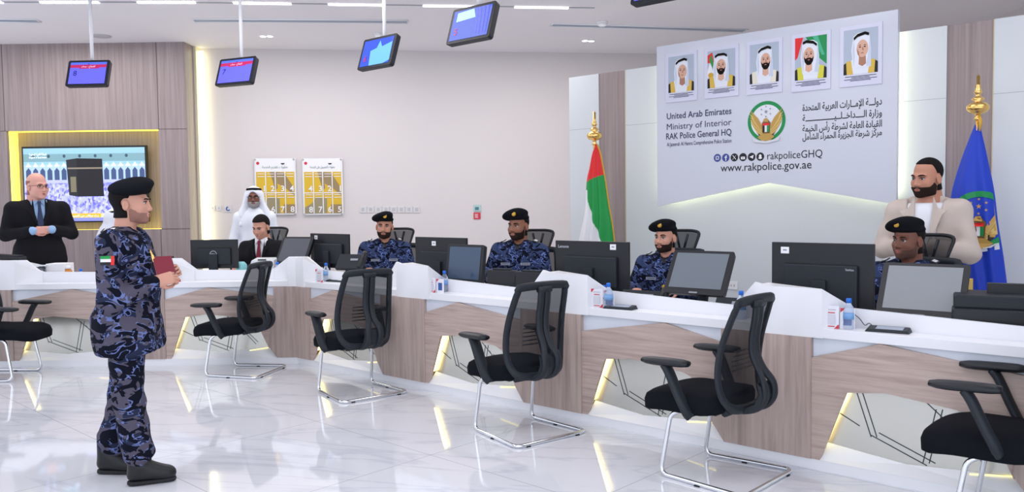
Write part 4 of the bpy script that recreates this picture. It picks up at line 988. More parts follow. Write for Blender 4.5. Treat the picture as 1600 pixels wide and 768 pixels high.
# document scanners / printers / phones behind the riser
def lidded(F, px, py, d, w, dp, h, yaw, label, name='document_printer', cat='printer'):
    c = mid_on(F, px, py, d); t = thing(name, label, cat, (c.x, c.y, .745), yaw)
    MB().box((0, 0, h*.36), (w, dp, h*.72), M_blk).build('body', t, .012)
    MB().box((0, .01, h*.84), (w*.97, dp*.93, h*.27), M_blk2).build('lid', t, .010)
    MB().box((0, dp*.1, h*1.06), (w*.34, .05, h*.22), M_blk).build('feeder_clip', t, .003)
    mb = MB(); mb.box((0, -dp/2-.001, h*.42), (w*.9, .004, .012), M_blk2); mb.build('slot', t)
    return t
lidded(RF, 1572, 475, .40, .50, .33, .26, ANG_R+.25, 'black document printer with a clip on top at the right frame edge')
def holder(px, py, d, w, h, yaw, label):
    c = on_R(px, py, d); t = thing('fingerprint_scanner', label, 'scanner', (c.x, c.y, .745), yaw, 'black scanners before the middle officer')
    mb = MB(); mb.prism([(-w/2, -.04, h), (w/2, -.04, h), (w/2*.8, -.07, 0), (-w/2*.8, -.07, 0)], [(-w/2, .0, h), (w/2, .0, h), (w/2*.8, .08, 0), (-w/2*.8, .08, 0)], M_blk); mb.build('body', t, .006)
    MB().box((0, -.045, h*.62), (w*.8, .006, .006), M_blk2).build('seam', t); MB().box((0, -.02, h+.006), (w*.6, .03, .012), M_blk2).build('top_bar', t, .003)
    return t
holder(787, 430, .30, .27, .235, ANG_R+.2, 'left black scanner of two before the middle officer')
holder(833, 436, .30, .27, .235, ANG_R+.2, 'right black scanner, partly behind the middle chair top')
def phone(px, py, d, yaw, label, handset=True, sc=1.0, w=.24):
    c = on_R(px, py, d); t = thing('desk_phone', label, 'telephone', (c.x, c.y, .745), yaw)
    Rt = Matrix.Rotation(math.radians(-38), 3, 'X')
    MB().box((0, -.02, .125*sc), (w, .035, .17*sc), M_blk2, Rt).build('phone_body', t, .006)
    MB().box((0, .03, .05*sc), (.14*sc, .12, .09*sc), M_blk).build('phone_stand', t, .01)
    MB().box(Vector((.03, -.02, .125*sc)) + Rt @ Vector((0, -.019, .02)), (.08, .002, .022), M_grey, Rt).build('label_plate', t)
    if handset:
        MB().tube(catmull([(w*.36, -.06, .07*sc), (w*.40, -.03, .14*sc), (w*.38, .02, .19*sc), (w*.36, .06, .21*sc)], 4), [.026]*4+[.018]*5+[.026]*4, M_blk, 8).build('handset', t)
    return t
phone(1008, 458, .30, ANG_R+.1, 'low dark desk phone before the officer with the red tag', True, .74, .34)
phone(1148, 470, .28, ANG_R+.1, 'dark slanted device with a white label by the wall socket', False, .72, .24)
t = phone(551, 408, .42, ANG_R+.4, 'raised black desk phone in front of the front-facing officer', True, 1.0, .29); t.location.z = .83
MB().tube([(0, 0, -.085), (0, 0, .03)], .05, M_blk2, 10).build('riser_post', t)
# left counter clutter
def wbox(px0, py0, px1, py1, d, dp, label, name, cat, m=M_paper, base=.745):
    a_, b_ = at_y(px0, py0, KY+d), at_y(px1, py1, KY+d); t = thing(name, label, cat, ((a_.x+b_.x)/2, KY+d, base), 0)
    h = a_.z-base; MB().box((0, dp/2, h/2), (b_.x-a_.x, dp, h), m).build('carton', t, .004); return t, b_.x-a_.x, h
t, w, h = wbox(71, 412, 101, 424, .30, .18, 'small white carton behind the left riser beside an orange packet', 'paper_carton', 'carton'); MB().box((0, -.001, h*.7), (w*.6, .002, .01), M_white).build('print', t)
a_ = at_y(106, 418, KY+.34)
M_or = mat('orange_packet', srgb(215, 140, 70), .5)
t = thing('tissue_packet', 'orange packet beside the small white carton on the left counter', 'packet', (a_.x, a_.y, .745)); MB().lathe([(.035, 0), (.045, .06), (.04, .14), (.02, .17)], M_or, n=10).build('wrapper', t); MB().lathe([(.04, .0), (.02, .03)], M_paper, (.0, 0, .165), n=8).build('tissue', t)
a_ = at_y(63, 412, KY+.36)
t = thing('glass_cup', 'clear glass cup behind the left riser near the papers', 'cup', (a_.x, a_.y, .745)); MB().lathe([(.03, 0), (.038, .16), (.04, .20), (.035, .20), (.028, .01)], M_pet, n=16).build('cup_body', t); MB().lathe([(.041, .195), (.041, .2), (.036, .2)], M_grey, n=16).build('rim', t)
a_ = at_y(28, 400, KY+.30)
t = thing('paper_stack', 'loose grey-white papers sliding off the far left counter', 'papers', (a_.x, a_.y, .745+.15)); mb = MB(); rg = random.Random(3)
for k in range(7):
    x, y, a = rg.uniform(-.12, .18), rg.uniform(-.05, .1), rg.uniform(-.5, .5); R = Matrix.Rotation(a, 3, 'Z') @ Matrix.Rotation(rg.uniform(-.1, .35), 3, 'Y')
    mb.box((x, y, .01+.012*k), (.3, .21, .004), mat('grey_paper', srgb(205, 212, 218), .6), R)
mb.build('sheets', t)
MB().box((0.0, .05, -.07), (.34, .24, .16), M_white).build('paper_tray', t, .004)
t = thing('document_scanner', 'flat black device lying on the papers at the far left', 'scanner', (a_.x-.10, a_.y+.02, .745+.26), .2)
MB().box((0, 0, .02), (.26, .18, .035), M_blk, Matrix.Rotation(.08, 3, 'Y')).build('body', t, .006); MB().box((0, 0, .045), (.22, .15, .012), M_blk2, Matrix.Rotation(.08, 3, 'Y')).build('lid', t, .003)
a_ = at_y(247, 402, KY+.3)
t = thing('keyboard_tray', 'thin black flat device on the white block right of the standing officer', 'device', (a_.x, a_.y, .745)); MB().box((0, 0, .26), (.26, .14, .03), M_blk).build('top_plate', t, .004); MB().box((0, 0, .12), (.12, .08, .25), M_blk2).build('stand', t, .004)
# white card printer in front of the man with the red tie
a_ = at_y(412, 412, KY+.40)
t = thing('card_printer', 'white card printer in front of the seated man with the red tie', 'printer', (a_.x, a_.y, .745), math.radians(-3)); w = .27
MB().box((0, .06, .075), (w, .24, .15), M_white).build('body', t, .008); MB().prism([(-w*.46, -.07, .15), (w*.46, -.07, .15), (w*.46, .15, .15), (-w*.46, .15, .15)], [(-w*.42, -.03, .22), (w*.42, -.03, .22), (w*.42, .13, .24), (-w*.42, .13, .24)], mat('pale_grey_plastic', srgb(205, 210, 216), .4)).build('lid', t, .006)
MB().box((0, -.045, .226), (.08, .02, .012), M_blk).build('card_slot', t)
a_ = at_y(377, 400, KY+.5)
t = thing('face_mask_box', 'small teal packet beside the card printer', 'packet', (a_.x, a_.y, .745)); MB().lathe([(.05, 0), (.065, .08), (.055, .17), (.03, .2)], mat('teal_packet', srgb(130, 195, 200), .5), n=10).build('wrapper', t); MB().box((0, -.05, .1), (.04, .01, .06), M_paper).build('label_patch', t)
# brown file behind the nearest touch screen
c = on_R(1500, 470, .55); t = thing('file_folder', 'brown folder with yellow edge behind the nearest touch screen', 'folder', (c.x, c.y, .745), ANG_R)
MB().box((0, 0, .15), (.05, .24, .30), mat('brown_folder', srgb(150, 120, 85), .6)).build('cover', t); MB().box((.03, 0, .15), (.012, .24, .30), mat('yellow_edge', srgb(220, 180, 60), .5)).build('divider', t)
# ================================================================ PEOPLE: distance-field sculpting
def smin(a, b, k):
    if k <= 0: return np.minimum(a, b)
    h = np.clip(.5+.5*(b-a)/k, 0, 1); return b+(a-b)*h-k*h*(1-h)
def smax(a, b, k): return -smin(-a, -b, k)
class SDF:
    """sampled distance field; every primitive touches only its own neighbourhood"""
    def __init__(s, lo, hi, vox):
        s.vox = vox; s.lo = np.array(lo, float)-3*vox; n = np.ceil((np.array(hi)-s.lo)/vox).astype(int)+4
        s.n = n; s.D = np.full(n, .2, np.float32)
        s.ax = [s.lo[i]+np.arange(n[i])*vox for i in range(3)]
    def sub(s, lo, hi, mg):
        sl = []
        for i in range(3):
            a = int(max(0, (lo[i]-mg-s.lo[i])//s.vox)); b = int(min(s.n[i], (hi[i]+mg-s.lo[i])//s.vox+2)); sl.append(slice(a, max(a, b)))
        X = s.ax[0][sl[0]][:, None, None]; Y = s.ax[1][sl[1]][None, :, None]; Z = s.ax[2][sl[2]][None, None, :]
        return tuple(sl), X, Y, Z
    def put(s, lo, hi, fn, k=.02, op='u', mg=.07):
        sl, X, Y, Z = s.sub(lo, hi, mg)
        if any(q.stop <= q.start for q in sl): return s
        d = fn(X, Y, Z).astype(np.float32)
        if op == 'u': s.D[sl] = smin(s.D[sl], d, k)
        else: s.D[sl] = smax(s.D[sl], -d, k)
        return s
    def cap(s, a, b, ra, rb=None, k=.02, op='u', sq=(1, 1, 1)):
        rb = ra if rb is None else rb; a = np.array(a, float); b = np.array(b, float); q = np.array(sq, float)
        R_ = max(ra, rb)*max(sq)
        def fn(X, Y, Z):
            px, py, pz = (X-a[0])/q[0], (Y-a[1])/q[1], (Z-a[2])/q[2]; d = (b-a)/q; L2 = max(1e-9, d@d)
            t = np.clip((px*d[0]+py*d[1]+pz*d[2])/L2, 0, 1)
            return (np.sqrt((px-t*d[0])**2+(py-t*d[1])**2+(pz-t*d[2])**2)-(ra+(rb-ra)*t))*min(q)
        return s.put(np.minimum(a, b)-R_, np.maximum(a, b)+R_, fn, k, op)
    def ell(s, c, r, k=.02, op='u', R=None):
        c = np.array(c, float); r = np.array(r, float); m = max(r)
        def fn(X, Y, Z):
            x, y, z = X-c[0], Y-c[1], Z-c[2]
            if R is not None:
                x, y, z = (R[0][0]*x+R[1][0]*y+R[2][0]*z, R[0][1]*x+R[1][1]*y+R[2][1]*z, R[0][2]*x+R[1][2]*y+R[2][2]*z)
            k0 = np.sqrt((x/r[0])**2+(y/r[1])**2+(z/r[2])**2); k1 = np.sqrt((x/r[0]**2)**2+(y/r[1]**2)**2+(z/r[2]**2)**2)
            return np.where(k1 < 1e-6, -min(r), k0*(k0-1)/np.maximum(k1, 1e-6))
        return s.put(c-m, c+m, fn, k, op)
    def grid(s): return s.ax[0][:, None, None], s.ax[1][None, :, None], s.ax[2][None, None, :]
    def mesh(s, iso=0.0, D=None, smooth=2):
        D = (s.D if D is None else D)-iso
        D = D.copy(); D[0] = D[-1] = .1; D[:, 0] = D[:, -1] = .1; D[:, :, 0] = D[:, :, -1] = .1
        S = D < 0; nx, ny, nz = D.shape
        cnt = np.zeros((nx-1, ny-1, nz-1), np.int8); acc = np.zeros((nx-1, ny-1, nz-1, 3), np.float32)
        cs = [(i, j, k) for i in (0, 1) for j in (0, 1) for k in (0, 1)]
        sh = lambda A, c: A[c[0]:nx-1+c[0], c[1]:ny-1+c[1], c[2]:nz-1+c[2]]
        anyS = np.zeros((nx-1, ny-1, nz-1), bool); allS = np.ones_like(anyS)
        for c in cs: q = sh(S, c); anyS |= q; allS &= q
        act = anyS & ~allS; idx = np.argwhere(act)
        if len(idx) == 0: return [], []
        P = np.zeros((len(idx), 3)); W_ = np.zeros(len(idx))
        for a in range(3):
            for c in cs:
                if c[a]: continue
                e = list(c); e[a] = 1
                da = D[idx[:, 0]+c[0], idx[:, 1]+c[1], idx[:, 2]+c[2]]; db = D[idx[:, 0]+e[0], idx[:, 1]+e[1], idx[:, 2]+e[2]]
                m = (da < 0) != (db < 0); t = np.where(m, da/np.where(np.abs(da-db) < 1e-9, 1, da-db), 0)
                p = np.array(c, float)[None, :].repeat(len(idx), 0); p[:, a] += t
                P[m] += p[m]; W_[m] += 1
        P = P/np.maximum(W_, 1)[:, None]+idx
        vid = np.full((nx-1, ny-1, nz-1), -1, np.int64); vid[act] = np.arange(len(idx))
        quads = []
        for a in range(3):
            b, c = (a+1) % 3, (a+2) % 3
            A0 = [slice(1, -1)]*3; A0[a] = slice(0, -1); A1 = list(A0); A1[a] = slice(1, None)
            s0 = S[tuple(A0)]; s1 = S[tuple(A1)]; ch_ = np.argwhere(s0 != s1)
            off = np.ones(3, int); off[a] = 0; base = ch_+off; fl = s0[ch_[:, 0], ch_[:, 1], ch_[:, 2]]
            def g(db, dc): q = base.copy(); q[:, b] -= db; q[:, c] -= dc; return vid[q[:, 0], q[:, 1], q[:, 2]]
            Q = np.stack([g(0, 0), g(1, 0), g(1, 1), g(0, 1)], 1); Q[~fl] = Q[~fl][:, ::-1]; quads.append(Q)
        Q = np.concatenate(quads); Q = Q[(Q >= 0).all(1)]
        V = P*s.vox+s.lo
        for _ in range(smooth):
            sm = np.zeros_like(V); c_ = np.zeros(len(V))
            for i in range(4):
                np.add.at(sm, Q[:, i], V[Q[:, (i+1) % 4]]); np.add.at(sm, Q[:, i], V[Q[:, (i+3) % 4]]); np.add.at(c_, Q[:, i], 2)
            V = V*.5+.5*sm/np.maximum(c_, 1)[:, None]
        return V, Q
def quick_mesh(name, parts, m, parent=None, wr=None):
    """parts: list of (V, Q); joined into one mesh object"""
    VV, QQ, b = [], [], 0
    for V, Q in parts:
        if len(V) == 0: continue
        VV.append(V); QQ.append(Q+b); b += len(V)
    if not VV: return None
    V = np.concatenate(VV); Q = np.concatenate(QQ)
    me = bpy.data.meshes.new(name); me.vertices.add(len(V)); me.vertices.foreach_set('co', V.astype(np.float32).ravel())
    me.loops.add(len(Q)*4); me.loops.foreach_set('vertex_index', Q.astype(np.int32).ravel()); me.polygons.add(len(Q))
    me.polygons.foreach_set('loop_start', np.arange(len(Q), dtype=np.int32)*4); me.polygons.foreach_set('loop_total', np.full(len(Q), 4, np.int32))
    me.polygons.foreach_set('use_smooth', [True]*len(Q)); me.materials.append(m); me.update(calc_edges=True)
    o = bpy.data.objects.new(name, me); COL.objects.link(o)
    if parent is not None: o.parent = parent
    return o
def xf(V, M):
    if len(V) == 0: return V
    A = np.array(M)[:3, :3]; t = np.array(M)[:3, 3]; return V @ A.T + t
def wrinkle(V, amp, sc, seed=0, st=(1, 1, 2.2)):
    if len(V) == 0: return V
    # cheap cloth folds: sums of oriented waves with drifting phase
    r = np.random.RandomState(seed); d = np.zeros((len(V), 3))
    for i in range(6):
        k = r.normal(size=3)*sc*np.array(st); ph = r.uniform(0, 6.28); a = r.normal(size=3); a /= np.linalg.norm(a)
        w = V @ k + ph + 1.2*np.sin(V @ (r.normal(size=3)*sc*.6)+ph)
        d += np.sin(w)[:, None]*a
    return V+d*amp/2.5
# ---------------------------------------------------------------- head
def head_field(vox, P):
    """face looks along +y, eyes at z = 0"""
    s = SDF((-.125, -.15, -.21), (.125, .16, .15), vox)
    fat = P.get('fat', 0)
    s.ell((0, -.016, .034), (.073, .094, .084), .01)
    s.ell((0, .028, -.030), (.062+fat*.6, .060, .084), .02)
    s.ell((0, .020, -.072), (.052+fat, .056, .040), .025)
    s.ell((0, .068, -.098), (.022+fat*.4, .020, .018), .02)
    for g in (-1, 1):
        s.ell((g*.038, .056, -.032), (.024+fat*.5, .022, .026), .02)
        s.cap((g*.012, .083, .017), (g*.045, .072, .018), .0085, .007, .014)
        s.ell((g*.031, .092, -.002), (.017, .013, .011), .010, 's')
        s.ell((g*.0775, -.012, -.014), (.008, .018, .031), .006, 'u', Matrix.Rotation(g*.35, 3, 'Z'))
        s.ell((g*.084, -.006, -.012), (.005, .010, .018), .004, 's')
        s.ell((g*.013, .091, -.041), (.0085, .010, .008), .008)
    nl = P.get('nose', 1)
    s.cap((0, .084, .006), (0, .096*nl, -.034), .0075, .0110, .010)
    s.ell((0, .100, -.037), (.0095, .010, .009), .008)
    s.cap((-.020, .083, -.0635), (.020, .083, -.0635), .0065, None, .009); s.cap((-.017, .083, -.0745), (.017, .083, -.0745), .0072, None, .009)
    s.cap((-.022, .094, -.069), (.022, .094, -.069), .0022, None, .003, 's')
    s.cap((0, -.030, -.06), (0, -.045, -.20), .054+fat, .060+fat, .025)
    return s
def make_head(root, M, P, mskin, head_parts):
    vox = P.get('hv', .0048); s = head_field(vox, P)
    V, Q = s.mesh(smooth=1); sc = Matrix.Scale(P.get('hs', 1), 4); M = M @ sc
    head_parts.append((xf(V, M), Q)); D = s.D; X, Y, Z = s.grid()
    def shell(name, off, region, m, par=root, sm=2, wr=0):
        F = smax(D-off, region.astype(np.float32)+0*D, .006); v, q = s.mesh(D=F, smooth=sm)
        if len(v) == 0: return None
        return quick_mesh(name, [(xf(v, M), q)], m, par)
    hm = P.get('hairm', M_hair)
    if P.get('hair', 'short') != 'none':
        hl = P.get('hairline', .070)
        # region below hairline surface or in front of the ears is not hair
        line = np.where(Y > .02, hl-(Z) + (Y-.02)*.12, np.where(Y > -.01, (.0+(Y+.01)/.03*hl)-Z, (-.05-(Y+.01)*-.35)*0-.084-Z))
        reg = line
        if P['hair'] == 'sides': reg = np.maximum(line, Z-.048)
        ear = (np.sqrt((np.abs(X)-.082)**2+(Y+.010)**2+((Z+.016)*.85)**2)-.036); reg = np.maximum(reg, -ear)
        shell('hair', P.get('hairt', .009), reg, hm)
    if P.get('beard'):
        full = P['beard']
        lo = -.030 if full != 'goatee' else -.05
        cheek = (Z-(-.053+np.maximum(0, (.055-Y))*.62))          # below a slanting cheek line
        back = -(Y-(-.004)); neck = -(Z+.128+(.08-Y)*-.25)
        mouth = -(np.sqrt((X/.021)**2+((Z+.0695)/.0095)**2)-1)*.01
        reg = np.maximum(np.maximum(cheek, back), np.maximum(neck, np.where(Y > .06, mouth, -1)))
        nose_ = -(np.sqrt((X/.018)**2+((Z+.036)/.018)**2)-1)*.01; reg = np.maximum(reg, np.where(Y > .08, nose_, -1))
        reg = np.maximum(reg, -(np.sqrt((np.abs(X)-.082)**2+(Y+.010)**2+((Z+.016)*.85)**2)-.030))
        if full == 'goatee': reg = np.maximum(reg, np.abs(X)-.032)
        shell('beard', P.get('beardt', .005), reg, P.get('beardm', M_beard))
    # features
    def place_ob(mb, name, par=root):
        for i, v in enumerate(mb.v): mb.v[i] = M @ v
        return mb.build(name, par)
    for g in (-1, 1):
        mb = MB(); c = Vector((g*.031, .070, -.002)); n = 12
        pr = [(.0126*math.sin(PI*(k+.02)/8.04), -.0126*math.cos(PI*(k+.02)/8.04)) for k in range(9)]
        mb.lathe(pr, M_eye, c, 12, Matrix.Rotation(-PI/2, 3, 'X')); e = place_ob(mb, 'eye')
        gx = P.get('gaze', 0)*.004
        mb = MB(); mb.ell = None; R = Matrix.Rotation(-PI/2, 3, 'X')
        mb.lathe([(.0058, -.002), (.0056, .0012), (.003, .0018)], M_iris, c+Vector((gx, .0118, 0)), 10, R); place_ob(mb, 'iris', e)
        mb = MB(); th = P.get('brow', .0042)
        mb.tube([(g*.014, .0925, .0165), (g*.026, .092, .0205), (g*.040, .083, .0205), (g*.049, .072, .0155)], [th*.8, th, th*.9, th*.5], P.get('browm', M_hair), 6, flat=.8); place_ob(mb, 'eyebrow')
        mb = MB(); mb.tube([(g*.017, .0835, .0025), (g*.025, .0865, .0078), (g*.036, .0845, .0078), (g*.046, .0745, .002)], .0018, M_hair, 5); place_ob(mb, 'eyelashes')
    mb = MB(); mb.tube([(-.0215, .0855, -.0665), (-.008, .0915, -.0655), (.008, .0915, -.0655), (.0215, .0855, -.0665)], [.002, .0042, .0042, .002], P.get('lipm', M_lip), 6)
    mb.tube([(-.018, .086, -.0735), (0, .0915, -.0745), (.018, .086, -.0735)], [.0022, .0048, .0022], P.get('lipm', M_lip), 6); place_ob(mb, 'lips')
    if P.get('glasses'):
        mb = MB(); gm = mat('glasses_frame', srgb(60, 30, 35), .3)
        for g in (-1, 1):
            pts = [(g*.033+.0235*math.cos(a)*(1), .098-.012*abs(math.cos(a)+g*.0)*(1 if math.cos(a)*g > 0 else 0), -.002+.0165*math.sin(a)) for a in [2*PI*k/16 for k in range(16)]]
            mb.tube(pts, .0017, gm, 6, closed=True); mb.tube([(g*.056, .086, .003), (g*.074, .05, .004), (g*.080, -.01, -.002)], .0016, gm, 6)
        mb.tube([(-.010, .101, .001), (.010, .101, .001)], .0017, gm, 6); place_ob(mb, 'glasses')
    if P.get('beret'):
        b = SDF((-.17, -.17, .0), (.17, .17, .19), .006)
        side = P['beret']
        b.ell((side*.022, .006, .092), (.100, .122, .042), .01, 'u', Matrix.Rotation(side*.30, 3, 'Y') @ Matrix.Rotation(.10, 3, 'X')); b.ell((-side*.022, .045, .098), (.055, .062, .036), .03)
        b.ell((side*.075, .02, .072), (.042, .075, .028), .02)
        b.ell((0, -.004, .066), (.085, .106, .030), .02)
        # hollow where the head is
        b.ell((0, -.016, .020), (.074, .095, .070), .004, 's')
        v, q = b.mesh(smooth=2); quick_mesh('beret', [(xf(v, M), q)], M_black_wool, root)
        if P.get('badge', True):
            bm = MB(); bc = Vector((P.get('bx', .03), .1135, .096)); R = Matrix.Rotation(-PI/2+.25, 3, 'X')
            bm.lathe([(.016, -.006), (.018, .003), (.009, .007)], M_goldp, bc, 14, R)
            o_ = place_ob(bm, 'badge'); bm = MB()
            for g in (-1, 1): bm.tube([(bc.x, bc.y+.004, bc.z-.010), (bc.x+g*.012, bc.y+.004, bc.z), (bc.x+g*.014, bc.y, bc.z+.016)], [.004, .0045, .0015], M_goldp, 6)
            place_ob(bm, 'badge_wings', o_)
    if P.get('ghutra'):
        b = SDF((-.25, -.24, -.36), (.25, .19, .16), .007)
        b.ell((0, -.018, .042), (.088, .108, .088), .02); b.cap((0, -.06, .0), (0, -.10, -.20), .085, .11, .06)
        for g in (-1, 1): b.cap((g*.072, .0, .02), (g*.135, .0, -.20), .028, .040, .05); b.cap((g*.125, -.02, -.18), (g*.14, .03, -.31), .04, .03, .05)
        b.cap((0, -.09, -.18), (0, -.12, -.30), .12, .11, .06)
        b.ell((0, .12, -.035), (.060, .145, .098), .012, 's'); b.ell((0, .10, -.15), (.085, .12, .10), .02, 's'); b.ell((0, -.012, 0), (.071, .092, .080), .004, 's')
        v, q = b.mesh(smooth=2); v = wrinkle(v, .004, 34, 3, (1.6, 1.6, .4)); quick_mesh('ghutra', [(xf(v, M), q)], M_kand, root)
        if P.get('agal', True):
            mb = MB()
            for zz, rr in ((.082, .080), (.092, .077)):
                mb.tube([(rr*1.0*math.cos(a), -.018+rr*1.2*math.sin(a), zz+.012*math.sin(a)*0.6) for a in [2*PI*k/24 for k in range(24)]], .0075, M_black_wool, 8, closed=True)
            place_ob(mb, 'agal')
    return M
# ---------------------------------------------------------------- hand: wrist at origin, fingers along +y, palm faces -z
def hand_field(side, curl, spread=.1, thumb=.5, vox=.0033):
    s = SDF((-.07, -.03, -.10), (.07, .20, .06), vox)
    for x, w in ((-.026, .013), (-.009, .014), (.009, .014), (.025, .0125)): s.cap((x*.75, .0, 0), (x, .088, 0), .0165, w, .012, 'u', (1, 1, .8))
    s.cap((0, -.05, 0), (0, .01, 0), .026, .024, .012, 'u', (1, 1, .78))
    fl = [(.026, .088, (.033, .024, .019), .0085), (.009, .092, (.042, .027, .021), .0090), (-.009, .090, (.039, .025, .020), .0087), (-.026, .083, (.030, .019, .017), .0078)]
    for i, (x, y, L_, r) in enumerate(fl):
        x *= side; c = curl if not isinstance(curl, (list, tuple)) else curl[i]
        p = Vector((x, y, 0)); a = 0; yaw = (x/.026)*spread
        for j, l in enumerate(L_):
            a += c*(.75, 1.0, .6)[j]
            d = Vector((math.sin(yaw)*math.cos(a), math.cos(yaw)*math.cos(a), -math.sin(a))); q = p+d*l
            s.cap(p, q, r*(1-.06*j), r*(1-.06*(j+1)), .0035 if j == 0 else .002); p = q
    p = Vector((side*.022, .018, -.006)); q = Vector((side*(.044), .052, -.016-.012*thumb)); w_ = Vector((side*(.050-.012*thumb), .082, -.024-.022*thumb)); e = Vector((side*(.046-.024*thumb), .104, -.030-.028*thumb))
    s.cap(p, q, .0155, .0115, .010); s.cap(q, w_, .0110, .0098, .003); s.cap(w_, e, .0095, .008, .002)
    return s.mesh(smooth=1)
def frame_to(pos, fwd_, palm, sc=1):
    y = Vector(fwd_).normalized(); z = -Vector(palm); z = (z-y*z.dot(y)).normalized(); x = y.cross(z)
    M = Matrix((x, y, z)).transposed().to_4x4(); M.translation = Vector(pos); return M @ Matrix.Scale(sc, 4)
# ---------------------------------------------------------------- body
def person(P):
    """figure in its own frame: faces +y, stands on z = 0, joints given in metres"""
    J = dict(neck=(0, -.01, 1.47), sh=((-.185, -.01, 1.40), (.185, -.01, 1.40)), el=((-.23, -.03, 1.13), (.23, -.03, 1.13)), wr=((-.22, .08, .90), (.22, .08, .90)),
             hip=((-.09, 0, .92), (.09, 0, .92)), kn=((-.10, .02, .50), (.10, .02, .50)), an=((-.11, -.01, .09), (.11, -.01, .09)), head=(0, .02, 1.62), hrot=(0, 0, 0), waist=(0, 0, 1.08))
    J.update(P.get('J', {})); w = P.get('w', 1.0); g = P.get('g', 1.0); vox = P.get('vox', .010)
    root = quick_mesh('person', [(np.zeros((4, 3)), np.array([[0, 1, 2, 3]]))], P['skin'])    # mesh filled in below
    root.location = P['loc']; root.rotation_euler = (0, 0, P['rz']); root.scale = (P.get('sc', 1),)*3
    tag(root, P['label'], 'person')
    n = Vector(J['neck']); hips = (Vector(J['hip'][0])+Vector(J['hip'][1]))/2; chest = n+Vector((0, .005, -.17)); wa = Vector(J['waist'])
    def torso(s, e, shoulders=True, low=0.0):
        s.ell(chest, (.168*w+e, .110*g+e, .19+e), .05); s.ell(wa+Vector((0, .012*g, 0)), (.148*w+e, .112*g+e, .17+e), .06)
        s.ell(hips+Vector((0, .0, .03)), (.162*w+e, .118*g+e, .14+e), .06)
        for sh in J['sh']:
            s.cap(n+Vector((0, -.01, -.05)), Vector(sh)+Vector((0, 0, -.005)), .055+e, .056*w**.5+e, .04)
            s.cap(Vector(sh)*.75+wa*.25, Vector(sh)*.92+Vector((0, 0, -.06)), .06+e, .05+e, .05)
    def arm(s, i, e, e2=None, upto=1.0):
        a, b, c = (Vector(J[k][i]) for k in ('sh', 'el', 'wr')); c2 = b+(c-b)*upto; e2 = e if e2 is None else e2
        s.cap(a, b, .055*w**.5+e, .045+e, .03); s.cap(b, c2, .044+e, .031+e2, .03)
    def leg(s, i, e, upto=1.0, e2=None):
        a, b, c = (Vector(J[k][i]) for k in ('hip', 'kn', 'an')); c2 = b+(c-b)*upto; e2 = e if e2 is None else e2
        s.cap(a, b, .085*w**.5+e, .058+e, .04); s.cap(b, c2, .056+e, .040+e2, .03)
    pts = [Vector(p) for k in ('sh', 'el', 'wr', 'hip', 'kn', 'an') for p in J[k]]+[n]
    lo = [min(p[i] for p in pts)-.20 for i in range(3)]; hi = [max(p[i] for p in pts)+.20 for i in range(3)]
    parts = []
    # skin body
    b = SDF(lo, hi, .014); torso(b, -.022)
    for i in (0, 1): arm(b, i, -.010, -.006); leg(b, i, -.014)
    b.cap(n+Vector((0, 0, -.06)), n+Vector((0, .012, .05)), .058, .055, .03); parts.append(b.mesh(smooth=1))
    for i in (0, 1):
        H = P['hands'][i]
        if H is None: continue
        V, Q = hand_field(-1 if i == 0 else 1, H.get('curl', .35), H.get('spread', .08), H.get('thumb', .4), H.get('vox', .0042))
        parts.append((xf(V, frame_to(J['wr'][i], H['dir'], H['palm'], 1.0*P.get('hand', 1))), Q))
    hr = J['hrot']; Mh = Matrix.Translation(Vector(J['head'])) @ Matrix.Rotation(math.radians(hr[0]), 4, 'Z') @ Matrix.Rotation(math.radians(hr[1]), 4, 'X') @ Matrix.Rotation(math.radians(hr[2]), 4, 'Y')
    make_head(root, Mh, P.get('H', {}), P['skin'], parts)
    tmp = quick_mesh('person', parts, P['skin']); old = root.data; root.data = tmp.data; root.data.name = 'person'; bpy.data.objects.remove(tmp); bpy.data.meshes.remove(old)
    # clothing
    for c in P['wear']:
        kind = c['k']; m = c['m']; e = c.get('e', .012); s = SDF(lo, hi, c.get('vox', vox)); X, Y, Z = s.grid(); cut = None
        if kind in ('jacket', 'shirt', 'robe'):
            torso(s, e)
            for i in (0, 1): arm(s, i, e, e+c.get('cuff', .008), c.get('sl', .93))
            if kind in ('jacket',):
                hem = c.get('hem', .80)
                s.cap(hips+Vector((-.07*w, 0, .0)), Vector((-.08*w, .0, hem+.05)), .115*g+e, .118*g+e, .05); s.cap(hips+Vector((.07*w, 0, 0)), Vector((.08*w, 0, hem+.05)), .115*g+e, .118*g+e, .05)
            if kind == 'robe': s.cap(hips, (0, .0, .22), .165*w+e, .24*w, .06, 'u', (1, .8, 1)); hem = .05
            if kind == 'shirt': hem = hips.z-.02
            if not P.get('seated'): cut = hem-Z
            else: cut = (hips.z-.08)-Z
            # collar ring
            s.cap(n+Vector((0, -.015, -.03)), n+Vector((0, -.005, .018)), .064+e*.5, .060+e*.5, .02)
            D = np.maximum(s.D, cut+0*s.D)
            # hollow for the neck
            nk = np.sqrt((X-n.x)**2+(Y-(n.y+.008))**2)-(.053); D = np.where(Z > n.z-.02, np.maximum(D, -nk+0*D), D)
            D = np.maximum(D, (Z-(n.z+c.get('ch', .030)))+0*D)
            if c.get('vneck'):
                vz = c['vneck']; vw = c.get('vw', .075)
                t = np.clip((Z-vz)/(n.z-vz+.02), 0, 1.2); wv = vw*t; yc = n.y+.02
                wedge = np.maximum(np.maximum(np.abs(X)-wv, yc-Y), vz-Z); D = np.maximum(D, -wedge+0*D)
        elif kind == 'trousers':
            s.ell(hips+Vector((0, 0, .03)), (.160*w+e, .115*g+e, .13+e), .05)
            for i in (0, 1): leg(s, i, e+.006, c.get('to', .94), e+c.get('flare', .018))
            D = s.D if P.get('seated') else np.maximum(s.D, (Z-(hips.z+.12))+0*s.D)
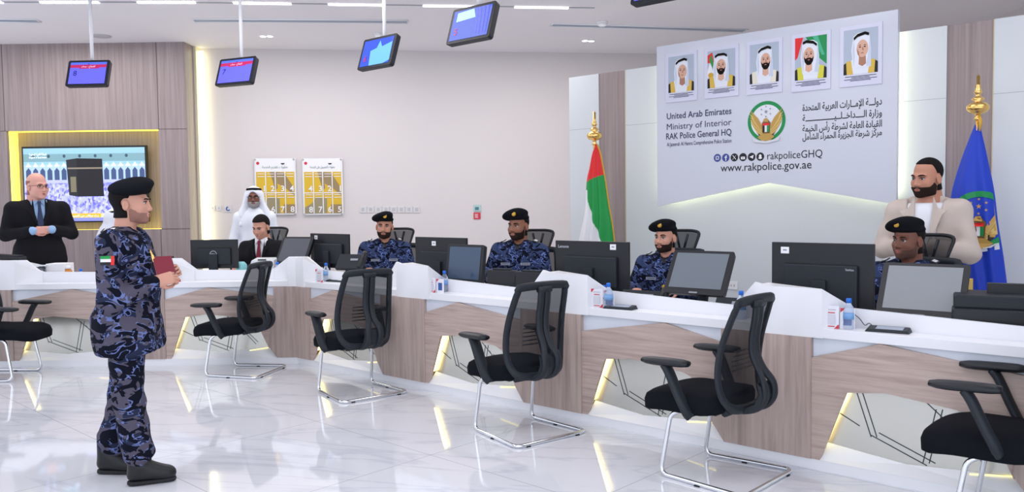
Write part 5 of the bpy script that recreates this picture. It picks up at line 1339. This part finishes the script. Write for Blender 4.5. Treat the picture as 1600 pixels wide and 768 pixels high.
        V, Q = s.mesh(D=D, smooth=2); V = wrinkle(V, c.get('wr', .006), c.get('ws', 22), c.get('seed', 1), c.get('wst', (1, 1, 2.0)))
        o_ = quick_mesh(c.get('n', kind), [(V, Q)], m, root); P.setdefault('out', {})[c.get('n', kind)] = o_
    return root
def boot(root, an, yaw, m=M_boot):
    s = SDF((-.09, -.14, -.10), (.09, .24, .16), .007)
    s.cap((0, -.022, .135), (0, -.02, .02), .047, .050, .02); s.cap((0, -.03, -.035), (0, .15, -.045), .046, .044, .03, 'u', (1, 1, .9)); s.cap((0, .02, .01), (0, .13, -.035), .045, .035, .03)
    X, Y, Z = s.grid(); D = np.maximum(s.D, (-.085-Z)+0*s.D); V, Q = s.mesh(D=D, smooth=2)
    M = Matrix.Translation(Vector(an)) @ Matrix.Rotation(math.radians(yaw), 4, 'Z'); o_ = quick_mesh('boot', [(xf(V, M), Q)], m, root)
    s2 = SDF((-.07, -.12, -.10), (.07, .24, -.05), .007)
    s2.cap((0, -.030, -.082), (0, .152, -.082), .046, .041, .03); X, Y, Z = s2.grid(); D = np.maximum(np.maximum(s2.D, (-.092-Z)+0*s2.D), (Z+.068)+0*s2.D); V, Q = s2.mesh(D=D, smooth=1)
    quick_mesh('boot_sole', [(xf(V, M), Q)], M_rub, o_)
    mb = MB()
    for k in range(5): mb.tube([M @ Vector((-.022, .03+.02*k, .062-.02*k)), M @ Vector((0, .040+.02*k, .066-.02*k)), M @ Vector((.022, .03+.02*k, .062-.02*k))], .003, M_rub, 5)
    mb.build('laces', o_)
def patch(root, name, c, nrm, w, h, draw, up=(0, 0, 1)):
    """flat sewn patch on clothing; draw(Art)"""
    nrm = Vector(nrm).normalized(); u = Vector(up).cross(nrm).normalized(); v = nrm.cross(u); c = Vector(c)
    mb = MB(); R = Matrix((u, v, nrm)).transposed()
    a = Art(lambda x, y, off: c+u*x+v*y+nrm*(.003+off)); mb.box(c, (w, h, .006), M_blk, R)
    o_ = mb.build(name, root); draw(a, w, h); a.build('print', o_)
def rot_of(pos, deg): return math.radians(deg)
def face_cam(p, turn):     # world heading (deg) that looks at the camera, turned to the photo's left by turn degrees
    return math.degrees(math.atan2(-p.y, -p.x))-turn
# ---------------------------------------------------------------- the ten people
def at_h(px, py, d_or_y, F):      # point on a plane used for head placement
    return on_R(px, py, d_or_y) if F == 'R' else at_y(px, py, d_or_y)
HANDL = dict(dir=(.2, .9, -.1), palm=(0, 0, -1)); HANDR = dict(dir=(-.2, .9, -.1), palm=(0, 0, -1))
# hero officer, standing on the visitor side, profile to the right
hp = (at_z(172, 742, .0)+at_z(236, 754, 0))/2
hf = 6
hero = dict(loc=(hp.x+.015, hp.y+.03, 0), rz=math.radians(hf-90), sc=.935, skin=S_mid, w=1.06, g=1.30, vox=.009, label='person in blue camouflage uniform and black beret standing in profile, holding a dark red booklet',
    J=dict(sh=((-.195, -.02, 1.41), (.195, -.02, 1.41)), el=((-.25, -.02, 1.08), (.255, -.02, 1.07)), wr=((-.10, .20, 1.21), (.15, .20, 1.18)), head=(0, .035, 1.635), hrot=(4, 0, 0),
           hip=((-.09, -.04, .92), (.10, .01, .92)), kn=((-.10, -.08, .50), (.12, .02, .50)), an=((-.11, -.185, .095), (.13, .075, .095)), waist=(0, 0, 1.10)),
    hands=(dict(dir=(.55, .75, .25), palm=(.7, -.5, -.3), curl=.75, thumb=.7, vox=.0034), dict(dir=(-.35, .85, .2), palm=(-.75, -.3, -.3), curl=.85, thumb=.8, vox=.0034)),
    H=dict(hair='short', hairt=.009, beret=1, badge=False, beard='full', beardt=.0010, beardm=mat('stubble', srgb(150, 108, 96), .8), hv=.004, hs=1.05, hairline=.06, brow=.005),
    wear=[dict(k='trousers', m=M_camo, e=.018, flare=.032, wr=.008, ws=26, to=.76), dict(k='jacket', n='camouflage_jacket', m=M_camo, e=.018, hem=.76, cuff=.006, wr=.007, ws=24, sl=.9, vneck=1.40, vw=.04),
          dict(k='shirt', n='undershirt', m=M_blk, e=.002, sl=.3, wr=0)])
r_ = person(hero)
for i in (0, 1): boot(r_, hero['J']['an'][i], (-12, 14)[i])
def flagp(a, w, h):
    a.rect(-w*.5, -h*.5, w*.5, -h*.5+h*.33, M_fblack); a.rect(-w*.5, -h*.17, w*.5, h*.17, M_fwhite); a.rect(-w*.5, h*.17, w*.5, h*.5, M_green); a.rect(w*.25, -h*.5, w*.5, h*.5, M_red)
def namep(a, w, h): a.rect(-w*.47, -h*.42, w*.47, h*.42, mat('patch_grey', srgb(150, 158, 178), .6)); a.rect(-w*.38, -h*.08, w*.38, h*.12, M_ink)
patch(r_, 'flag_patch', (.291, -.005, 1.315), (1, -.02, .12), .075, .05, flagp)
patch(r_, 'shoulder_rank', (.17, -.03, 1.482), (.35, -.1, 1), .05, .09, lambda a, w, h: (a.rect(-w*.3, -h*.35, w*.3, -h*.1, M_paper), a.rect(-w*.3, 0, w*.3, h*.3, M_paper)), (0, 1, 0))
mb = MB(); mb.tube([(.08, .155, 1.36), (.085, .172, 1.31), (.08, .180, 1.25)], [.004, .012, .006], M_gold, 8); mb.build('lanyard_badge', r_)
# the booklet in his hands is its own thing
t = thing('booklet', 'open dark red booklet held by the standing officer in profile', 'booklet', r_.location, r_.rotation_euler[2])
Rb = Matrix.Rotation(.5, 3, 'X')
Rq = Matrix.Rotation(-.95, 3, 'Z') @ Matrix.Rotation(.6, 3, 'X'); cb = Vector((.075, .215, 1.185)); off = Rq @ Vector((0, .006, 0))
for g in (-1, 1): MB().box(cb+off*g, (.10, .003, .11), mat('dark_red_cover', srgb(125, 18, 45), .5), Rq).build('cover', t)
MB().box(cb, (.095, .008, .105), M_paper, Rq).build('pages', t)

# man in the black suit behind the left counter, hands clasped
ep = at_y(62, 292, 9.0)
sc = 1.02
P = dict(loc=(ep.x-.03, 9.0, ep.z-1.62*sc), sc=sc, skin=S_pale, w=1.30, g=1.22, label='bald person in glasses, black suit and blue tie standing with clasped hands', rz=math.radians(face_cam(ep, -8)-90),
    J=dict(sh=((-.225, -.02, 1.39), (.225, -.02, 1.39)), el=((-.31, .02, 1.12), (.31, .02, 1.12)), wr=((-.085, .235, 1.175), (.085, .235, 1.165)), head=(0, .03, 1.63), hrot=(26, -2, 0)),
    hands=(dict(dir=(1, .22, -.02), palm=(-.1, -1, .1), curl=.6, thumb=.2), dict(dir=(-1, .30, .02), palm=(.1, -1, -.1), curl=.7, thumb=.2)),
    H=dict(hair='sides', hairm=mat('stubble_hair', srgb(150, 105, 88), .8), hairt=.0022, glasses=True, fat=.010, hs=1.17, browm=mat('brown_brow', srgb(120, 80, 60), .8), brow=.003, hv=.0048),
    wear=[dict(k='trousers', m=M_suit, e=.014, wr=.004), dict(k='shirt', m=M_shirtb, e=.004, sl=1.0, cuff=.008, wr=.002), dict(k='jacket', n='suit_jacket', m=M_suit, e=.016, hem=.80, sl=.86, vneck=1.17, vw=.085, wr=.003)])
suit = person(P)
def tie(root, n, wz, m, g, y0=.13):
    mb = MB(); z = n[2]
    pts = [(0, n[1]+.070, z-.005), (0, n[1]+.078, z-.03)]
    mb.prism([(-.016, y0-.035, z-.0), (.016, y0-.035, z-.0), (.012, y0-.022, z-.045), (-.012, y0-.022, z-.045)], [(-.016, y0-.015, z-.0), (.016, y0-.015, z-.0), (.012, y0-.002, z-.045), (-.012, y0-.002, z-.045)], m)
    mb.prism([(-.012, y0-.022, z-.045), (.012, y0-.022, z-.045), (.034, y0+g, wz), (-.034, y0+g, wz)], [(-.012, y0-.008, z-.045), (.012, y0-.008, z-.045), (.034, y0+g+.01, wz), (-.034, y0+g+.01, wz)], m); mb.build('tie', root)
def collar(root, n, m, sp_=.07):
    mb = MB(); x, y, z = n
    for g in (-1, 1): mb.prism([(g*.058, y+.02, z+.035), (g*.006, y+.082, z+.005), (g*.045, y+.105, z-.045), (g*.075, y+.06, z-.01)], [(g*.064, y+.025, z+.035), (g*.006, y+.092, z+.005), (g*.046, y+.116, z-.045), (g*.082, y+.065, z-.01)], m)
    mb.build('collar', root)
def lapels(root, n, vz, vw, y0, y1, m):
    mb = MB(); z = n[2]
    for g in (-1, 1):
        mb.prism([(g*.055, y0-.04, z+.02), (g*vw*.9, y0, z-.06), (g*(vw+.045), y0, z-.075), (g*(vw+.02), y0+.012, z-.10), (g*.01, y1, vz), (g*vw*.5, (y0+y1)/2+.006, (z+vz)/2-.03)],
                 [(g*.060, y0-.03, z+.022), (g*vw*.9, y0+.012, z-.06), (g*(vw+.045), y0+.012, z-.075), (g*(vw+.02), y0+.024, z-.10), (g*.01, y1+.012, vz), (g*vw*.5, (y0+y1)/2+.018, (z+vz)/2-.03)], m)
    mb.build('lapels', root)
n_ = (0, -.01, 1.47); tie(suit, n_, 1.20, M_tie, .035, .125); collar(suit, n_, M_shirtb); lapels(suit, n_, 1.17, .085, .125, .165, M_suit)

# man in white robe and headdress behind the left counter
ep = at_y(378+19, 308, 10.0)
P = dict(loc=(ep.x, 10.0, ep.z-1.62), sc=1.0, skin=S_dark, w=.94, g=1.0, label='grey-bearded person in glasses, white robe and white headdress standing before the posters', rz=math.radians(face_cam(ep, 6)-90),
    J=dict(el=((-.235, -.02, 1.12), (.235, -.02, 1.12)), wr=((-.22, .08, .90), (.22, .08, .90)), sh=((-.17, -.02, 1.38), (.17, -.02, 1.38))), hands=(dict(dir=(0, .2, -1), palm=(1, 0, 0)), dict(dir=(0, .2, -1), palm=(-1, 0, 0))),
    H=dict(hair='none', beard='full', beardt=.008, beardm=M_hairg, glasses=True, ghutra=True, hs=1.05), wear=[dict(k='robe', n='kandura', m=M_kand, e=.020, wr=.005, ws=16, wst=(1.4, 1.4, .5))])
person(P)
# partly hidden man in white headdress behind the profile officer
ep = at_y(184, 344, 9.3)
P = dict(loc=(ep.x, 9.3, ep.z-1.62*.96), sc=.96, skin=S_tan, w=1.0, label='person in white headdress and robe mostly hidden behind the profile officer', rz=math.radians(20-90),
    J=dict(), hands=(dict(dir=(0, .2, -1), palm=(1, 0, 0)), dict(dir=(0, .2, -1), palm=(-1, 0, 0))),
    H=dict(hair='none', beard='full', ghutra=True, hs=1.15), wear=[dict(k='robe', n='kandura', m=M_kand, e=.018, wr=.005, ws=16)])
person(P)
# seated people ----------------------------------------------------------------
def seated(px, py, F, d, turn, head_turn, label, skin_, H, wear, hs=1.0, w=1.05, pitch=0, roll=0, chair=None, sc=1.0, arms=None, g=1.0, chair_at=(0, 0, .3)):
    ep = at_h(px, py, d, F)
    off = -.42
    dz = (ep.z-1.20*sc)     # any remainder lifts or lowers the sitter with the chair seat
    hd = face_cam(ep, turn)
    A = arms or dict(el=((-.27, .10, 1.17+off), (.27, .10, 1.17+off)), wr=((-.15, .36, 1.215+off), (.15, .36, 1.215+off)))
    J = dict(neck=(0, -.01, 1.47+off), sh=((-.19, -.01, 1.39+off), (.19, -.01, 1.39+off)), hip=((-.10, 0, .52), (.10, 0, .52)), kn=((-.13, .42, .52), (.13, .42, .52)), an=((-.13, .42, .10), (.13, .42, .10)),
             head=(0, .03, 1.62+off), hrot=(-head_turn, pitch, roll), waist=(0, .0, .68)); J.update(A)
    hands = (dict(dir=(.3, .9, -.12), palm=(0, 0, -1), curl=.25), dict(dir=(-.3, .9, -.12), palm=(0, 0, -1), curl=.25))
    H = dict(H); H['hs'] = hs
    P = dict(loc=(ep.x, ep.y, dz), sc=sc, skin=skin_, w=w, g=g, label=label, rz=math.radians(hd-90), J=J, hands=hands, H=H, wear=wear, seated=True)
    r = person(P)
    R = Matrix.Rotation(math.radians(hd-90), 3, 'Z')
    if chair is not None:
        c = copy_tree(SC, (0, 0, 0), 0, chair) if SC.get('used') else SC
        SC['used'] = 1; c['label'] = chair
        if c is not SC and 'used' in c: del c['used']
        hx, hy, cd = chair_at; cp = at_h(hx, hy, d+cd, F); ca = face_cam(cp, turn+4)
        b = Matrix.Rotation(math.radians(ca-90), 3, 'Z') @ Vector((0, -.23, 0))
        c.location = (cp.x-b.x, cp.y-b.y, 0); c.rotation_euler = (0, 0, math.radians(ca-90))
    return r, c if chair else None
SC = staff_chair('')
M_uni = [dict(k='trousers', m=M_camo2, e=.012, wr=.004), dict(k='jacket', n='camouflage_shirt', m=M_camo2, e=.014, cuff=.006, wr=.006, ws=24, vneck=1.40-.42, vw=.045), dict(k='shirt', n='undershirt', m=M_blk, e=.003, sl=.3, wr=0, ch=-.005)]
def uni(): return [dict(c) for c in M_uni]
def uniform_marks(r, tag_red=False, cord=False):
    for x in (-.085, .095): patch(r, 'name_tape', (x, .132, .865), (x*.6, 1, .12), .09, .026, namep)
    patch(r, 'sleeve_patch', (.262, .035, .855), (1, .35, .1), .075, .05, lambda a, w, h: (a.rect(-w*.48, -h*.46, w*.48, h*.46, mat('patch_white', srgb(205, 212, 225), .6)), a.rect(-w*.40, -h*.34, w*.40, h*.34, M_ink), a.poly([(-w*.3, -h*.2), (-w*.15, h*.2), (0, -h*.2)], M_paper), a.rect(w*.08, -h*.15, w*.3, h*.15, M_paper)))
    for sx_ in (-1, 1): patch(r, 'shoulder_rank', (sx_*.150, -.01, 1.062), (sx_*.35, .15, 1), .045, .08, lambda a, w, h: (a.rect(-w*.3, -h*.35, w*.3, -h*.1, M_paper), a.rect(-w*.3, 0, w*.3, h*.3, M_paper)), (0, 1, 0))
# red-tie man looking down
r, c = seated(409, 354, 'L', 9.35, 20, 12, 'person in dark suit, white shirt and red tie sitting and looking down', S_mid, dict(hair='short', hairt=.011, hairline=.062), 
    [dict(k='trousers', m=M_suit), dict(k='shirt', m=M_tee, e=.004, wr=.001), dict(k='jacket', n='suit_jacket', m=M_suit, e=.014, vneck=1.12-.42, vw=.075, sl=.88, wr=.003)], 1.08, 1.1, -16, 0, 'black staff chair of the seated man with the red tie', chair_at=(430, 372, .32))
n_ = (0, -.01, 1.05); tie(r, n_, .80, M_tier, .02, .118); collar(r, n_, M_tee); lapels(r, n_, .72, .075, .115, .14, M_suit); c1 = c
r, c = seated(601, 353, 'R', .95, 2, 4, 'bearded person in camouflage uniform and beret seated, facing the camera', S_tan, dict(hair='short', hairt=.005, beret=1, bx=-.012, beard='full', beardt=.005, brow=.0055, hairline=.05), uni(), 1.05, 1.05, 0, -3, 'black staff chair behind the front-facing seated officer', chair_at=(624, 374, .24))
uniform_marks(r); c2 = c
r, c = seated(811, 352, 'R', 1.10, 14, 18, 'brown-skinned person with goatee in camouflage uniform and beret, seated in the middle', S_brown, dict(hair='short', hairt=.005, beret=1, bx=-.03, beard='full', beardt=.003, brow=.0055, hairline=.05), uni(), 1.08, 1.08, 0, 0, 'black staff chair behind the middle seated officer', chair_at=(840, 378, .24))
uniform_marks(r); c3 = c
r, c = seated(1041, 370, 'R', 1.50, 14, 18, 'light-skinned bearded person in camouflage uniform and beret seated beside the wide touch screen', S_mid, dict(hair='short', hairt=.005, beret=1, bx=-.02, beard='full', beardt=.004, brow=.0058, hairline=.05), uni(), 1.05, 1.05, 0, 0, 'black staff chair below the large sign behind a seated officer', chair_at=(1065, 380, .22))
uniform_marks(r); c4 = c
mb = MB(); mb.tube([(-.02, .155, .80), (-.02, .165, .70)], .004, M_blk, 6); mb.lathe([(.018, -.004), (.018, .004)], M_goldp, (-.02, .165, .80), 12, Matrix.Rotation(PI/2, 3, 'X')); mb.build('pin_badge', r)
mb = MB(); mb.tube([(-.03, .17, .72), (-.04, .18, .64)], [.02, .028], M_pred, 8); mb.build('red_tag', r)
r, c = seated(1421, 374, 'R', 1.25, 14, 24, 'brown-skinned person in camouflage uniform and beret seated at the right before the beige jacket', S_dark, dict(hair='short', hairt=.004, beret=1, bx=-.004, beard='full', beardt=.0012, beardm=mat('stubble_dark', srgb(88, 60, 52), .8), brow=.0045, hairline=.05, fat=.006), uni(), 1.06, 1.15, 0, -2, 'black staff chair held by the person in the beige jacket', chair_at=(1452, 400, .30))
uniform_marks(r); c5 = c
# aim each staff chair so that its back shows where the photo shows it
def aim_chair(c, px, d, F, head):
    p = at_h(px, 400, d, F); c.location = (p.x, p.y, 0); c.rotation_euler = (0, 0, math.radians(head-90))
# person in beige jacket standing behind the right-hand officer
ep = on_R(1443, 278, 1.95)
P = dict(loc=(ep.x+.03, ep.y, ep.z-1.62*1.03), sc=1.03, skin=S_tan, w=1.10, g=1.15, label='bearded person in beige jacket and white shirt standing beside the blue flag', rz=math.radians(face_cam(ep, 12)-90),
    J=dict(sh=((-.195, -.02, 1.39), (.195, -.02, 1.39)), el=((-.275, .03, 1.10), (.285, .03, 1.12)), wr=((-.07, .25, 1.15), (.10, .26, 1.15)), head=(0, .03, 1.625), hrot=(-26, -6, -2)),
    hands=(dict(dir=(.8, .5, -.25), palm=(-.1, -.6, -.8), curl=.5), dict(dir=(-.8, .5, -.25), palm=(.1, -.6, -.8), curl=.5)),
    H=dict(hair='short', hairt=.0045, beard='full', beardt=.006, fat=.006, hs=1.12, brow=.0055, hairline=.080), 
    wear=[dict(k='trousers', m=M_beige, e=.014, wr=.004), dict(k='shirt', n='tshirt', m=M_tee, e=.008, sl=.3, wr=.003, ch=-.022), dict(k='jacket', n='linen_jacket', m=M_beige, e=.020, hem=.80, sl=.94, vneck=.80, vw=.120, wr=.006, ws=20)])
r = person(P); lapels(r, (0, -.01, 1.47), 1.06, .105, .128, .175, M_beige)
mb = MB(); mb.box((.135, .205, 1.20), (.065, .006, .095), M_blk, Matrix.Rotation(-.35, 3, 'Z')); o_ = mb.build('id_badge', r); MB().box((.136, .2095, 1.198), (.04, .003, .055), M_paper, Matrix.Rotation(-.35, 3, 'Z')).build('badge_card', o_); MB().tube([(.135, .19, 1.25), (.13, .175, 1.30)], .004, M_steel, 6).build('badge_clip', o_)

# ---------------------------------------------------------------- flags
def finial_pole(t, H_, ballz):
    MB().tube([(0, 0, .06), (0, 0, H_-.02)], .014, M_gold, 12).build('pole', t)
    MB().lathe([(.17, 0), (.17, .02), (.12, .045), (.03, .06), (.02, .09)], M_gold, n=28).build('base', t)
    b = ballz
    MB().lathe([(.012, b-.10), (.03, b-.085), (.018, b-.07), (.020, b-.05), (.060, b-.035), (.078, b-.012), (.078, b+.012), (.055, b+.035), (.02, b+.045), (.045, b+.06), (.040, b+.07), (.018, b+.085), (.018, b+.10), (.030, b+.11), (.022, b+.13), (.015, b+.16), (.001, H_+.0)], M_gold, n=24).build('finial', t)
def drape(prof, nu=72, folds=9, amp=.03, seed=0):
    """cloth hanging from the pole: prof(v) -> (left, right) extents at height fraction v"""
    r = random.Random(seed); ph = r.uniform(0, 6)
    return ph
# national flag: red head, green fall, white fold behind, gold fringe
pf = on_R(929, 214, 2.45); t = thing('national_flag', 'furled national flag of red, green and white on a gilded pole beside the sign', 'flag', (pf.x, pf.y, 0), ANG_R)
def loc_of(root, px, py, d): 
    w_ = on_R(px, py, d); v = w_-Vector(root.location); return Matrix.Rotation(-ANG_R, 3, 'Z') @ v
tipz = on_R(928, 172, 2.45).z; finial_pole(t, tipz, on_R(929, 212, 2.45).z)
FD = 2.45
Lp = [(931, 226), (926, 240), (922, 262), (918, 284), (916, 330), (910, 365), (903, 400), (896, 440), (894, 480)]
Rp = [(933, 226), (938, 240), (942, 262), (946, 284), (951, 320), (957, 355), (962, 400), (966, 440), (968, 480)]
def cloth(root, Lp, Rp, FD, folds, depth, matf, name, mats, nv=60, nu=64, seed=0):
    Ls = [loc_of(root, x, y, FD) for x, y in Lp]; Rs = [loc_of(root, x, y, FD) for x, y in Rp]
    Ls = catmull(Ls, 16); Rs = catmull(Rs, 16); nv = len(Ls); vs, fs, mi = [], [], []
    for i in range(nv):
        a, b = Ls[i], Rs[i]; wd = (b-a).length
        for side in (0, 1):
            for j in range(nu+1):
                u = j/nu; ang = PI*u; x = .5-.5*math.cos(ang)
                base = math.sin(ang)*depth*wd; f = math.sin(folds*x*2*PI+1.3*math.sin(3*x+i*.04)+seed)*wd*.045*math.sin(ang)**.5
                y = -(base+f) if side == 0 else base*.8+f*.6
                p = a.lerp(b, x); vs.append(Vector((p.x, p.y+y, p.z)))
    W_ = 2*(nu+1)
    for i in range(nv-1):
        for side in (0, 1):
            for j in range(nu):
                k = i*W_+side*(nu+1)+j; q = (k, k+1, k+W_+1, k+W_)
                fs.append(q if side else q[::-1]); c_ = (vs[q[0]]+vs[q[2]])/2; mi.append(matf(c_, j/nu, i/nv, side))
    return finish(name, vs, fs, mats, mi, root, True), Ls, Rs
# colour bands follow the hang of the cloth
G1a, G1b = loc_of(t, 918, 285, FD), loc_of(t, 946, 272, FD); G2 = [loc_of(t, *q, FD) for q in ((921, 297), (929, 325), (939, 352), (949, 375), (957, 400), (966, 470))]
def nat(c, u, v, side):
    zr = G1a.z+(G1b.z-G1a.z)*(c.x-G1a.x)/(G1b.x-G1a.x)
    if c.z > zr: return 0
    xb = np.interp(-c.z, [-p.z for p in G2], [p.x for p in G2])
    if c.z < G2[0].z and c.x < xb: return 2
    return 1
_, Ls, Rs = cloth(t, Lp, Rp, FD, 4, .30, nat, 'flag_cloth', [M_red, M_green, M_fwhite], nu=150, seed=1)
MB().tube([p+Vector((.004, -.0, 0)) for p in Rs[::2]], .010, mat('gold_fringe', srgb(200, 160, 70), .7), 6).build('gold_fringe', t)
# blue force flag
FD2 = 2.50
pf = on_R(1528, 165, FD2); t = thing('force_flag', 'large furled blue flag with green and gold emblem on a gilded pole at the right', 'flag', (pf.x, pf.y, 0), ANG_R)
tipz = on_R(1531, 114, FD2).z; finial_pole(t, tipz, on_R(1528, 168, FD2).z)
Lp = [(1526, 188), (1515, 215), (1500, 255), (1487, 300), (1481, 350), (1488, 400), (1500, 455), (1506, 500)]
Rp = [(1530, 188), (1536, 215), (1545, 255), (1554, 300), (1560, 350), (1568, 400), (1575, 455), (1580, 500)]
_, Ls, Rs = cloth(t, Lp, Rp, FD2, 2.5, .26, lambda c, u, v, s: 0, 'flag_cloth', [M_blue], seed=2)
mb = MB(); mb.tube([(0.01, -.01, loc_of(t, 1528, 178, FD2).z), (.025, -.03, loc_of(t, 1528, 190, FD2).z), (.02, -.03, loc_of(t, 1530, 205, FD2).z)], [.008, .014, .006], M_goldp, 8); mb.build('tassel_cord', t)
# emblem follows the bulge of the cloth
ec = loc_of(t, 1534, 343, FD2)
def cloth_y(x, z):
    zi = [p.z for p in Ls]; i = min(range(len(zi)), key=lambda k: abs(zi[k]-z)); a, b = Ls[i], Rs[i]; wd = (b-a).length
    xx = min(.995, max(.005, (x-a.x)/(b.x-a.x))); sn = math.sqrt(max(0, 1-(2*xx-1)**2))
    f = math.sin(2.5*xx*2*PI+1.3*math.sin(3*xx+i*.04)+2)*wd*.045*sn**.5
    return a.y+(b.y-a.y)*xx-(sn*.26*wd+f)
class ClothArt(Art):
    def poly(s, pts, m, layer=None):
        s.k += 1; off = s.base+s.step*s.k
        # split into a fan of small triangles so that the print hugs the cloth
        c = (sum(p[0] for p in pts)/len(pts), sum(p[1] for p in pts)/len(pts))
        for i in range(len(pts)):
            a, b = pts[i], pts[(i+1) % len(pts)]
            s.mb.add([s.fn(q[0], q[1], off) for q in (a, b, c)], [(0, 1, 2)], m)
        return s
def clip_ok(x, z):
    zi = [p.z for p in Ls]; i = min(range(len(zi)), key=lambda k: abs(zi[k]-z)); return Ls[i].x+.004 <= x <= Rs[i].x-.004
def cf(u, v, off):
    x, z = ec.x+u, ec.z+v; zi = [p.z for p in Ls]; i = min(range(len(zi)), key=lambda k: abs(zi[k]-z)); x = min(max(x, Ls[i].x+.006), Rs[i].x-.006)
    return Vector((x, cloth_y(x, z)-off, z))
a = ClothArt(cf, .0010, .006); emblem(a, 0, 0, .215, None, M_gl); a.build('emblem', t)
# ---------------------------------------------------------------- thin detail labels
for o_ in bpy.data.objects:
    if 'used' in o_.keys(): del o_['used']
